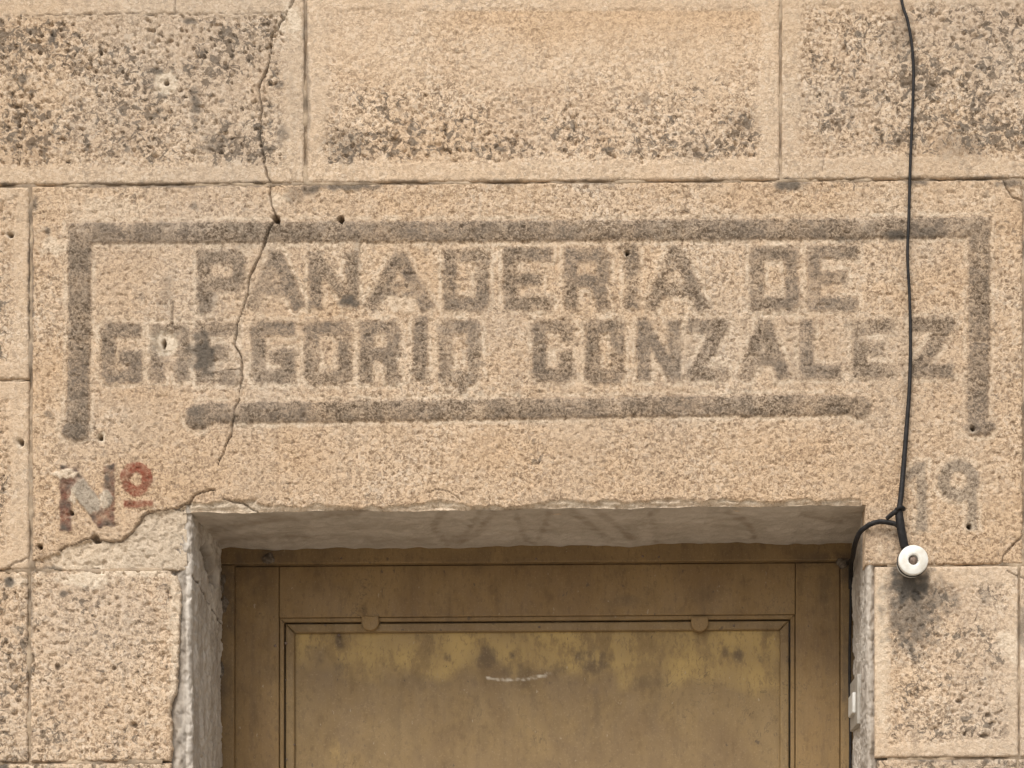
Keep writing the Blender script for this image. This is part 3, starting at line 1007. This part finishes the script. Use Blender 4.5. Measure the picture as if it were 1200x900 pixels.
def add_box(bm, x0, x1, y0, y1, z0, z1):
    vs_ = [bm.verts.new(p) for p in ((x0, y0, z0), (x1, y0, z0), (x1, y1, z0), (x0, y1, z0),
                                     (x0, y0, z1), (x1, y0, z1), (x1, y1, z1), (x0, y1, z1))]
    for f_ in ((0, 3, 2, 1), (4, 5, 6, 7), (0, 1, 5, 4), (1, 2, 6, 5), (2, 3, 7, 6), (3, 0, 4, 7)):
        bm.faces.new([vs_[i] for i in f_])
    return vs_


bm = bmesh.new()
xl, _, ztop = W(-1008, -655)
xr = W(2268, 0)[0]
oxl, _, oz = W(195, 585)
oxr = W(1036, 0)[0]
add_box(bm, xl, oxl, 0.03, 0.5, -0.01, ztop)
add_box(bm, oxr, xr, 0.031, 0.5, -0.01, ztop)
add_box(bm, oxl + .0005, oxr - .0005, 0.032, 0.5, oz, ztop - .001)
me = bpy.data.meshes.new('wall_core')
bm.to_mesh(me)
bm.free()
link('wall_core', me, M_mortar, wall)

# ------------------------------------------------------------------ rendered reveals
def jamb(profile, side):
    """profile: list of (x survey, depth) swept down the opening"""
    py = np.concatenate([axis(588, 910, 1.5), axis(910, 2386, 18)[1:]])
    prof = np.array(profile, float)
    s_ = np.concatenate([[0], np.cumsum(np.hypot(np.diff(prof[:, 0]) * S, np.diff(prof[:, 1])))])
    t = np.linspace(0, s_[-1], 170)
    bx = np.interp(t, s_, prof[:, 0])
    bd = np.interp(t, s_, prof[:, 1])
    T, V = np.meshgrid(t, py)
    BX, BD = np.tile(bx, (len(py), 1)), np.tile(bd, (len(py), 1))
    tt = T / S
    sd = 601 + (side > 0) * 10
    d1 = 0.0030 * fbm(tt / 45, V / 120, sd, 3) + 0.0014 * gn(tt / 7, V / 16, sd + 4) + 0.0010 * gn(tt / 3, V / 4, sd + 5) - 0.0022 * sst(0.22, 0.38, gn(tt / 6, V / 9, sd + 9)) + 0.0016 * sst(0.1, 0.16, gn(tt / 20, V / 34, sd + 12))
    inner = sst(0.004, 0.03, BD)
    wavy = 1.8 * gn(V * 0 + 1.5, V / 90, sd + 7) + 1.2 * gn(V * 0 + 4.5, V / 11, sd + 8) + 1.0 * gn(V * 0 + 2.5, V / 4, sd + 8)
    BX = BX - side * d1 / S * inner + wavy * sst(-0.1, 0.004, 0.02 - BD) * (BX > 205) * 0.6
    BD = BD - d1 * (1 - inner)
    stain = np.clip(0.25 + 0.8 * fbm(tt / 18, V / 90, sd + 6, 3) + 0.7 * (BD < .02) * (1 - sst(213, 220, BX)) + 0.4 * (BX > 1021) * (BD < 0.02), 0, 0.95)
    dark = np.zeros_like(stain)
    dark = np.clip(0.28 + 0.5 * gn(tt / 9, V / 14, sd + 11), 0, 0.5) * (BD < .02) * ((BX < 217) | (BX > 1022))
    if side < 0:
        # broken top corner of the render with a cavity beside the frame, and a crack
        cav = 1 - sst(0.6, 1.05, np.hypot((BD - 0.115) / 0.055, (V - 632 - (BD - .1) * 220) / 26) + 0.35 * gn(tt / 12, V / 12, 633))
        BX = BX - 16 * cav
        dark = np.maximum(dark, 0.55 * cav)
        crk = 1 - sst(0.9, 2.2, np.abs(V - (668 + 150 * BD + 3 * gn(tt / 15, V / 15, 634))))
        crk *= (BD > 0.01) * (BD < 0.2)
        BX = BX - 2.0 * crk
        dark = np.maximum(dark, 0.7 * crk)
    wr = np.zeros(stain.shape + (4,))
    wr[..., 0] = stain
    wr[..., 1] = dark
    # survey x is constant along the reveal: the reveal runs square into the wall
    Xw = (BX - VX) * S
    Zw = EYE + (VY - slope(V, BX)) * S
    c = np.stack([Xw, BD, Zw], -1).reshape(-1, 3)
    qq = grid_quads(len(py), len(t))
    if side > 0:
        qq = qq[:, ::-1]
    me_ = quads_mesh('jamb_render', c, qq, {'wear': wr.reshape(-1, 4)}, uniq=False)
    o_ = link('jamb_render', me_, M_jamb, wall)
    return o_


jamb([(185, .016), (200, .010), (210, .0075), (216, .006), (220.5, .0055), (223, .0075), (224, .012), (223, .05), (224, .12), (222, .215)], -1)
jamb([(1042, .016), (1030, .010), (1024, .006), (1019, .005), (1016.5, .0075), (1016, .012), (1018, .05), (1020, .1), (1022, .215)], 1)

SOFFIT_ST = [[(520, 598), (507, 618), (522, 636), (545, 628), (562, 600)], [(580, 598), (560, 625), (540, 634)],
             [(604, 598), (608, 612), (616, 632), (628, 637), (636, 622), (644, 600)], [(670, 598), (700, 622), (716, 633)],
             [(697, 596), (730, 622), (748, 634)], [(762, 600), (766, 616), (770, 634)], [(250, 622), (330, 608), (420, 600)],
             [(258, 634), (300, 628), (360, 630)], [(850, 598), (876, 612), (884, 630)], [(940, 602), (985, 612)]]
u_ = axis(213, 1024, 2.5)
dp = np.concatenate([[0.0025, 0.005, 0.009], np.linspace(0.014, 0.215, 44)])
U, Dp = np.meshgrid(u_, dp)
sag = 3.2 * fbm(U / 120, Dp * 9, 651, 3) + 0.9 * gn(U / 16, Dp * 60, 652)
el = edge_line(U)
V = el + (sag + 1.0) * sst(0.003, 0.03, Dp) + 0.5 * (1 - sst(0.002, 0.02, Dp))
V = V + 5 * sst(0.13, 0.21, Dp) * np.clip(0.2 + 0.8 * gn(U / 90, U * 0 + 3, 655), 0, 1)
kk = D / (D + Dp)
ppx = VX + (U - VX) * kk
ppy = VY + (V - VY) * kk
stn = np.zeros_like(U)
# trowel swirls and damp stains, laid out on the soffit itself
for pl in SOFFIT_ST:
    dd_ = dpoly(ppx + 3 * gn(U / 14, Dp * 70, 661), ppy + 2.5 * gn(U / 14, Dp * 70, 662), pl)
    stn = np.maximum(stn, 0.95 * (1 - sst(1.5, 6.0, dd_)) * np.clip(0.8 + 0.6 * gn(U / 20, Dp * 50, 664), 0, 1))
stn = np.maximum(stn, np.clip(0.1 + 0.7 * fbm(U / 140, Dp * 16, 663, 4), 0, 0.6))
wr = np.zeros(U.shape + (4,))
wr[..., 0] = stn
co_ = np.stack([(U - VX) * S, Dp, EYE + (VY - V) * S], -1).reshape(-1, 3)
link('soffit_render', quads_mesh('soffit_render', co_, grid_quads(len(dp), len(u_))[:, ::-1], {'wear': wr.reshape(-1, 4)}, uniq=False), M_plaster, wall)

# ------------------------------------------------------------------ door frame and door
def prism(name, quad, d0, d1, mat, parent, bev=0.0015, segs=2):
    """a board with the given outline (survey coordinates seen at its front face), from depth d0 to d1"""
    k = (D + d0) / D
    pts = [((x - VX) * S * k, EYE + (VY - slope(y, x)) * S * k) for x, y in quad]
    bm_ = bmesh.new()
    f = [bm_.verts.new((x, d0, z)) for x, z in pts]
    b = [bm_.verts.new((x, d1, z)) for x, z in pts]
    bm_.faces.new(f)
    bm_.faces.new(b[::-1])
    n = len(pts)
    for i in range(n):
        bm_.faces.new([f[i], b[i], b[(i + 1) % n], f[(i + 1) % n]])
    bmesh.ops.recalc_face_normals(bm_, faces=bm_.faces[:])
    if bev:
        ed = [e_ for e_ in bm_.edges if all(abs(v.co.y - d0) < 1e-6 for v in e_.verts)]
        bmesh.ops.bevel(bm_, geom=ed, offset=bev, segments=segs, affect='EDGES', profile=0.5)
    for yy in np.arange(640, 960, 5):
        zz = EYE + (VY - yy) * S * k
        bmesh.ops.bisect_plane(bm_, geom=bm_.verts[:] + bm_.edges[:] + bm_.faces[:], plane_co=(0, 0, zz), plane_no=(0, 0, 1))
    xs_ = [p[0] for p in quad]
    for xx in np.arange(max(min(xs_), 230) + 4, max(xs_), 6 if max(xs_) - min(xs_) < 80 else 12):
        bmesh.ops.bisect_plane(bm_, geom=bm_.verts[:] + bm_.edges[:] + bm_.faces[:], plane_co=((xx - VX) * S * k, 0, 0), plane_no=(1, 0, 0))
    me_ = bpy.data.meshes.new(name)
    bm_.to_mesh(me_)
    bm_.free()
    a = me_.attributes.new('wear', 'FLOAT_COLOR', 'POINT')
    vc = np.zeros(len(me_.vertices) * 3, np.float32)
    me_.vertices.foreach_get('co', vc)
    vc = vc.reshape(-1, 3)
    qx = vc[:, 0] / (S * k) + VX
    qy = VY - (vc[:, 2] - EYE) / (S * k)
    dirt_shade = np.clip(0.7 * fbm(qx / 28, qy / 40, 721, 3), 0, 0.4)
    for (sx_, sy_, rx_, ry_, st_) in ((262, 690, 16, 60, 1.0), (300, 652, 50, 14, .9), (262, 790, 8, 30, .8), (259, 780, 5, 160, .9), (992, 670, 14, 40, .9), (980, 655, 50, 12, .7),  # dirt, plus the shaded gap beside the jamb painted on the post
                                      (300, 680, 20, 26, .5), (970, 690, 14, 50, .5), (735, 705, 30, 8, .6), (380, 690, 60, 10, .3), (993, 800, 8, 60, .7)):  # upper stile corners: shade painted into the colour along with dirt
        dirt_shade = np.maximum(dirt_shade, st_ * (1 - sst(0.3, 1.2, np.hypot((qx - sx_) / rx_, (qy - sy_) / ry_) + 0.4 * gn(qx / 12, qy / 12, 722))))
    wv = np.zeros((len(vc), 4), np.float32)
    wv[:, 2] = dirt_shade
    a.data.foreach_set('color', wv.ravel())
    return link(name, me_, mat, parent)


BOT = 2263
frame = empty('door_frame', (W(628, 0)[0], 0.2, 0))
tag(frame, 'brown painted wooden frame fixed in the doorway around the door', 'door frame')
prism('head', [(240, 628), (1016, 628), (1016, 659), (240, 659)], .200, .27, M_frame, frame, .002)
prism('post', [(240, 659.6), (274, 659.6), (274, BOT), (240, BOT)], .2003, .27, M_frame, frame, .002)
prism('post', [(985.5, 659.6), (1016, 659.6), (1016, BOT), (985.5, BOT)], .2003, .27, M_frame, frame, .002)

door = empty('wooden_door', (W(628, 0)[0], 0.24, 0))
tag(door, 'ochre painted panelled wooden door with stained yellowish panel', 'door')
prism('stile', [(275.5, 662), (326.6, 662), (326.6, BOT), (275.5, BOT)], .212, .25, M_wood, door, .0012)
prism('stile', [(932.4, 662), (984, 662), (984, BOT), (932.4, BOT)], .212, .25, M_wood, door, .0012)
prism('rail', [(327.3, 662), (931.7, 662), (931.7, 722), (327.3, 722)], .2122, .25, M_wood, door, .0012)
prism('rail', [(327.3, 1500), (931.7, 1500), (931.7, 1600), (327.3, 1600)], .2122, .25, M_wood, door, .0012)
prism('rail', [(327.3, 2150), (931.7, 2150), (931.7, BOT), (327.3, BOT)], .2122, .25, M_wood, door, .0012)
for (ya, yb) in ((722.5, 1499.5), (1600.5, 2149.5)):
    # stuck moulding, then a dark rebate, then the mitred bead that holds the panel
    o0, o1, h = 327.6, 931.4, 5.0
    i0, i1 = o0 + h, o1 - h
    prism('moulding', [(o0, ya), (o1, ya), (i1, ya + h), (i0, ya + h)], .2150, .25, M_wood, door, .0016, 3)
    prism('moulding', [(o0, yb), (i0, yb - h), (i1, yb - h), (o1, yb)], .2150, .25, M_wood, door, .0016, 3)
    prism('moulding', [(o0, ya), (i0, ya + h), (i0, yb - h), (o0, yb)], .2150, .25, M_wood, door, .0016, 3)
    prism('moulding', [(o1, ya), (o1, yb), (i1, yb - h), (i1, ya + h)], .2150, .25, M_wood, door, .0016, 3)
    g = 1.6
    a0, a1, t0, b0 = i0 + g, i1 - g, ya + h + g, yb - h - g
    h2 = 11
    c0, c1 = a0 + h2, a1 - h2
    for qd in ([(a0, t0), (a1, t0), (c1, t0 + h2), (c0, t0 + h2)], [(a0, b0), (c0, b0 - h2), (c1, b0 - h2), (a1, b0)],
               [(a0, t0), (c0, t0 + h2), (c0, b0 - h2), (a0, b0)], [(a1, t0), (a1, b0), (c1, b0 - h2), (c1, t0 + h2)]):
        cx = sum(p[0] for p in qd) / 4
        cy = sum(p[1] for p in qd) / 4
        qd = [(p[0] + (0.25 if p[0] < cx else -0.25), p[1] + (0.25 if p[1] < cy else -0.25)) for p in qd]
        prism('bead', qd, .2165, .25, M_panel, door, .0028, 3)
    # panel board
    dep = .2235
    k = (D + dep) / D
    u_ = axis(c0 - 4, c1 + 4, 1.7)
    v_ = np.concatenate([axis(t0 + h2 - 4, min(b0, t0 + 200), 1.7), axis(min(b0, t0 + 200), b0 - h2 + 4, 20)[1:]])
    U, V = np.meshgrid(u_, v_)
    PYp = slope(V, U)
    wr = np.zeros(U.shape + (4,))
    if ya < 1000:
        lim = 790 + 16 * gn(U / 60, PYp / 60, 701) + 14 * gn(U / 25, PYp / 25, 702) - 14 * sst(420, 380, U) + 12 * sst(700, 800, U)
        wr[..., 1] = (1 - sst(-14, 14, PYp - lim)) * np.clip(0.75 + 0.5 * gn(U / 40, PYp / 40, 703), 0, 1)
        wr[..., 1] = np.maximum(wr[..., 1], 0.5 * (1 - sst(0.5, 1, np.hypot((U - 392) / 8, (PYp - 880) / 22))))
        for (sx, sy, rx, ry, st_) in ((398, 752, 6, 12, .9), (362, 766, 7, 12, .8), (374, 772, 6, 10, .8), (355, 833, 5, 8, .8), (397, 784, 7, 12, .7),
                                      (570, 770, 22, 16, .7), (605, 792, 24, 20, .5), (690, 775, 30, 18, .75), (655, 790, 14, 20, .5), (600, 768, 5, 5, .9),
                                      (730, 752, 6, 6, .8), (865, 768, 8, 12, .8), (890, 772, 4, 5, .8), (850, 765, 5, 6, .6), (525, 770, 6, 6, .5), (440, 756, 14, 7, .5),
                                      (625, 825, 5, 26, .45), (560, 830, 4, 22, .4), (700, 840, 6, 40, .4), (760, 800, 30, 10, .4), (490, 800, 40, 14, .3)):
            f = 1 - sst(0.3, 1.15, np.hypot((U - sx) / rx, (PYp - sy) / ry) + 0.35 * gn(U / 7, PYp / 7, 705))
            wr[..., 2] = np.maximum(wr[..., 2], st_ * f)
        wr[..., 2] = np.maximum(wr[..., 2], np.clip(0.55 * fbm(U / 30, PYp / 75, 706, 3), 0, .4) * sst(790, 830, PYp))
        ds = dpoly(U + 1.2 * gn(U / 9, PYp / 9, 707), PYp + 1.2 * gn(U / 9, PYp / 9, 708), [(571, 795), (590, 797), (612, 796), (640, 791), (646, 789)])
        wr[..., 0] = 0.9 * (1 - sst(0.8, 2.0, ds + 1.2 * gn(U / 5, PYp / 3, 712))) * np.clip(0.6 + 1.2 * gn(U / 6, PYp / 6, 709), 0.1, 1)
    else:
        wr[..., 1] = np.clip(0.3 * fbm(U / 60, PYp / 60, 710, 3), 0, 1)
    dz = 0.0008 * fbm(U / 90, PYp / 130, 711, 2)
    co_ = np.stack([(U - VX) * S * k, dep - dz, EYE + (VY - PYp) * S * k], -1).reshape(-1, 3)
    link('panel', quads_mesh('panel', co_, grid_quads(len(v_), len(u_)), {'wear': wr.reshape(-1, 4)}, uniq=False), M_panel, door)
# round headed turn buttons that hold the bead
for cx, cy in ((433.5, 727.3), (820, 731)):
    pts = [(cx - 10, cy - 7), (cx + 10, cy - 7)] + [(cx + 10.5 * math.cos(a), cy + 10.5 * math.sin(a)) for a in np.linspace(0, math.pi, 14)]
    prism('turn_button', pts, .2085, .222, M_wood, door, .0022, 3)

# nail heads and holes in the wood
def lathe(name, prof, origin, axis_dir, mat, parent, seg=24, smooth=True):
    """revolve (radius, height) along axis_dir from origin"""
    a = Vector(axis_dir).normalized()
    u1 = a.orthogonal().normalized()
    u2 = a.cross(u1)
    vsl, fs = [], []
    for r, h in prof:
        for i in range(seg):
            t = 2 * math.pi * i / seg
            vsl.append(tuple(Vector(origin) + a * h + u1 * (r * math.cos(t)) + u2 * (r * math.sin(t))))
    for j in range(len(prof) - 1):
        for i in range(seg):
            fs.append((j * seg + i, j * seg + (i + 1) % seg, (j + 1) * seg + (i + 1) % seg, (j + 1) * seg + i))
    fs.append(tuple(range(seg))[::-1])
    fs.append(tuple((len(prof) - 1) * seg + i for i in range(seg)))
    me_ = bpy.data.meshes.new(name)
    me_.from_pydata(vsl, [], fs)
    if smooth:
        me_.polygons.foreach_set('use_smooth', [True] * len(me_.polygons))
        me_.update()
    return link(name, me_, mat, parent)


for (x, y, r, dep) in ((397, 741, 1.8, .2165), (335, 750, 2.2, .2165), (322.5, 753, 1.9, .212), (381, 729, 1.4, .2155), (632, 733, 1.5, .2165), (860, 733, 1.4, .2165),
                       (335, 793, 1.2, .2165), (336, 886, 1.5, .2165), (345, 869, 1.3, .2165), (753, 651, 1.6, .200), (628, 653, 1.5, .200), (772, 652, 1.3, .200), (400, 651, 1.3, .2)):
    x3, y3, z3 = W(x, float(slope(y, x)) + 2, dep)
    lathe('nail', [(r * S * 0.9, -.004), (r * S, 0.0002), (r * S * 0.6, 0.0012), (r * S * .2, .0014)], (x3, y3, z3), (0, -1, 0), M_screw, door if dep > .205 else frame, 10)

# crumbs of old mortar and cobweb dirt caught in the corners of the frame
def clump(name, px, py, dep, r, squash, seed, parent, mat):
    bm_ = bmesh.new()
    bmesh.ops.create_icosphere(bm_, subdivisions=3, radius=1)
    for v in bm_.verts:
        a = 1 + 0.45 * float(gn(v.co.x * 1.7 + seed, v.co.z * 1.7 + v.co.y, 800 + seed)) + 0.25 * float(gn(v.co.x * 4 + v.co.y * 3, v.co.z * 4 + seed, 810))
        v.co = Vector((v.co.x * a * r * squash[0], v.co.y * a * r * squash[1], v.co.z * a * r * squash[2]))
    x3, y3, z3 = W(px, py, dep)
    for v in bm_.verts:
        v.co += Vector((x3, y3, z3))
    me_ = bpy.data.meshes.new(name)
    bm_.to_mesh(me_)
    bm_.free()
    me_.polygons.foreach_set('use_smooth', [True] * len(me_.polygons))
    return link(name, me_, mat, parent)


clump('dirt_clump', 314, 655, .1995, .009, (1.1, .35, .8), 1, frame, M_web)
clump('dirt_clump', 259, 683, .200, .010, (.7, .35, 1.6), 2, frame, M_web)
clump('dirt_clump', 262, 708, .200, .009, (.8, .3, 1.3), 3, frame, M_web)
clump('dirt_clump', 988, 660, .1995, .009, (1, .4, .9), 4, frame, M_web)
clump('dirt_clump', 259, 785, .200, .007, (.6, .3, 1.8), 5, frame, M_web)

# ------------------------------------------------------------------ cable, insulator, switch
def tube(name, pts, rad, mat, parent, seg=12, sub=10):
    P = [Vector(p) for p in pts]
    R = rad if isinstance(rad, (list, tuple)) else [rad] * len(P)
    out, rr = [], []
    for i in range(len(P) - 1):
        p0 = P[max(i - 1, 0)]
        p1, p2 = P[i], P[i + 1]
        p3 = P[min(i + 2, len(P) - 1)]
        for j in range(sub):
            t = j / sub
            out.append(0.5 * ((2 * p1) + (p2 - p0) * t + (2 * p0 - 5 * p1 + 4 * p2 - p3) * t * t + (3 * p1 - p0 - 3 * p2 + p3) * t ** 3))
            rr.append(R[i] * (1 - t) + R[i + 1] * t)
    out.append(P[-1])
    rr.append(R[-1])
    vsl, fs = [], []
    for i, p in enumerate(out):
        tg = (out[min(i + 1, len(out) - 1)] - out[max(i - 1, 0)]).normalized()
        a = tg.cross(Vector((0, 1, 0.02)))
        if a.length < 1e-3:
            a = tg.cross(Vector((1, 0, 0)))
        a.normalize()
        b = tg.cross(a)
        for j in range(seg):
            t = 2 * math.pi * j / seg
            vsl.append(tuple(p + (a * math.cos(t) + b * math.sin(t)) * rr[i]))
    for i in range(len(out) - 1):
        for j in range(seg):
            fs.append((i * seg + j, i * seg + (j + 1) % seg, (i + 1) * seg + (j + 1) % seg, (i + 1) * seg + j))
    fs.append(tuple(range(seg))[::-1])
    fs.append(tuple((len(out) - 1) * seg + j for j in range(seg)))
    me_ = bpy.data.meshes.new(name)
    me_.from_pydata(vsl, [], fs)
    me_.polygons.foreach_set('use_smooth', [True] * len(me_.polygons))
    me_.update()
    return link(name, me_, mat, parent)


cable = empty('black_cable', W(1060, 600, -.006))
tag(cable, 'thin black electric cable running down the wall to the insulator', 'cable')
run = [(1052, -668, -.007), (1043, -420, -.007), (1046, -228, -.007), (1050, -80, -.007), (1056, -4, -.008), (1063.5, 24, -.009), (1068.5, 52, -.009), (1070.5, 82, -.008), (1070, 112, -.007), (1068.5, 150, -.006), (1066.5, 200, -.005),
       (1065, 255, -.006), (1063.5, 300, -.007), (1066, 350, -.006), (1067, 400, -.006), (1066, 450, -.006), (1062.5, 500, -.007), (1059, 545, -.009), (1056, 580, -.013), (1053.5, 598, -.016)]
tube('main_run', [W(*p) for p in run], [.0022] * 14 + [.0024, .0028, .0033, .0037, .0040, .0041], M_cable, cable)
tube('double_run', [W(1053, 595, -.016), W(1054.5, 610, -.016), W(1057.5, 628, -.015), W(1060.5, 641, -.013), W(1066, 650, -.011)], [.0055, .0062, .0064, .0062, .0045], M_cable, cable)
tube('branch', [W(1057, 627, -.013), W(1052, 616, -.0135), W(1043, 612.5, -.012), W(1030, 611.5, -.010), W(1018, 615.5, -.008), W(1007, 625, .004), W(1001.5, 640, .03), W(999.5, 652, .09), W(997.5, 660, .15), W(997, 675, .185), W(996.5, 690, .193)],
     [.0036, .0036, .0037, .0037, .0037, .0037, .0037, .0037, .0037, .0036, .003], M_cable, cable)
tube('cable_drop', [W(996.5, 655, .193), W(997, 700, .1935), W(995.5, 780, .1935), W(996.5, 860, .1935), W(996, 1000, .1935), W(996, 1500, .1935)], .0022, M_cable, cable)
tube('tie', [W(1048.5, 600, -.017), W(1052, 596, -.0225), W(1057, 594.5, -.022), W(1059.5, 597, -.015)], .0028, M_cable, cable, 10)
tube('tie_tail', [W(1052, 598, -.020), W(1046, 602, -.018), W(1039, 608, -.013)], [.0036, .0036, .0030], M_cable, cable, 10)

ic = W(1067.5, 660.5, 0)
ins = empty('porcelain_insulator', ic)
tag(ins, 'round white porcelain cable insulator screwed to the wall beside the doorway', 'insulator')
R0 = 0.0218
lathe('insulator_body', [(R0 * .92, -.004), (R0 * .97, .001), (R0 * .97, .007), (R0 * .80, .009), (R0 * .76, .0105), (R0 * .82, .012), (R0 * .98, .0135), (R0, .015), (R0, .020), (R0 * .98, .0218),
                         (R0 * .93, .0227), (R0 * .5, .0230), (R0 * .36, .0229), (R0 * .33, .0215), (R0 * .32, .014)], ic, (0, -1, 0), M_porcelain, ins, 40)
lathe('screw', [(R0 * .27, .010), (R0 * .27, .0195), (R0 * .22, .0208), (R0 * .08, .0212)], ic, (0, -1, 0), M_screw, ins, 20)

lp = [(ic[0] + R0 * .88 * math.cos(a), -.0105, ic[2] + R0 * .88 * math.sin(a)) for a in np.linspace(math.radians(100), math.radians(400), 16)]
tube('insulator_loop', lp, .0033, M_cable, cable, 10, 4)

# light switch on the right reveal, facing the opening
sx = (1019.5 - VX) * S
kz = (D + .13) / D
zt, zb = EYE + (VY - 795) * S * kz, EYE + (VY - 853) * S * kz
sw = empty('light_switch', (sx, .132, zb))
tag(sw, 'white plastic switch plate on the right reveal of the doorway', 'switch')


def bbox(name, x0, x1, y0, y1, z0, z1, bev, mat, parent):
    bm_ = bmesh.new()
    add_box(bm_, x0, x1, y0, y1, z0, z1)
    bmesh.ops.bevel(bm_, geom=bm_.edges[:], offset=bev, segments=3, affect='EDGES', profile=0.5)
    me_ = bpy.data.meshes.new(name)
    bm_.to_mesh(me_)
    bm_.free()
    return link(name, me_, mat, parent)


bbox('plate', sx - .006, sx + .006, .092, .172, zb, zt, .002, M_plastic, sw)
zc = (zt + zb) / 2
bbox('rocker', sx - .0105, sx - .004, .112, .160, zc - .018, zc + .014, .002, M_button, sw)
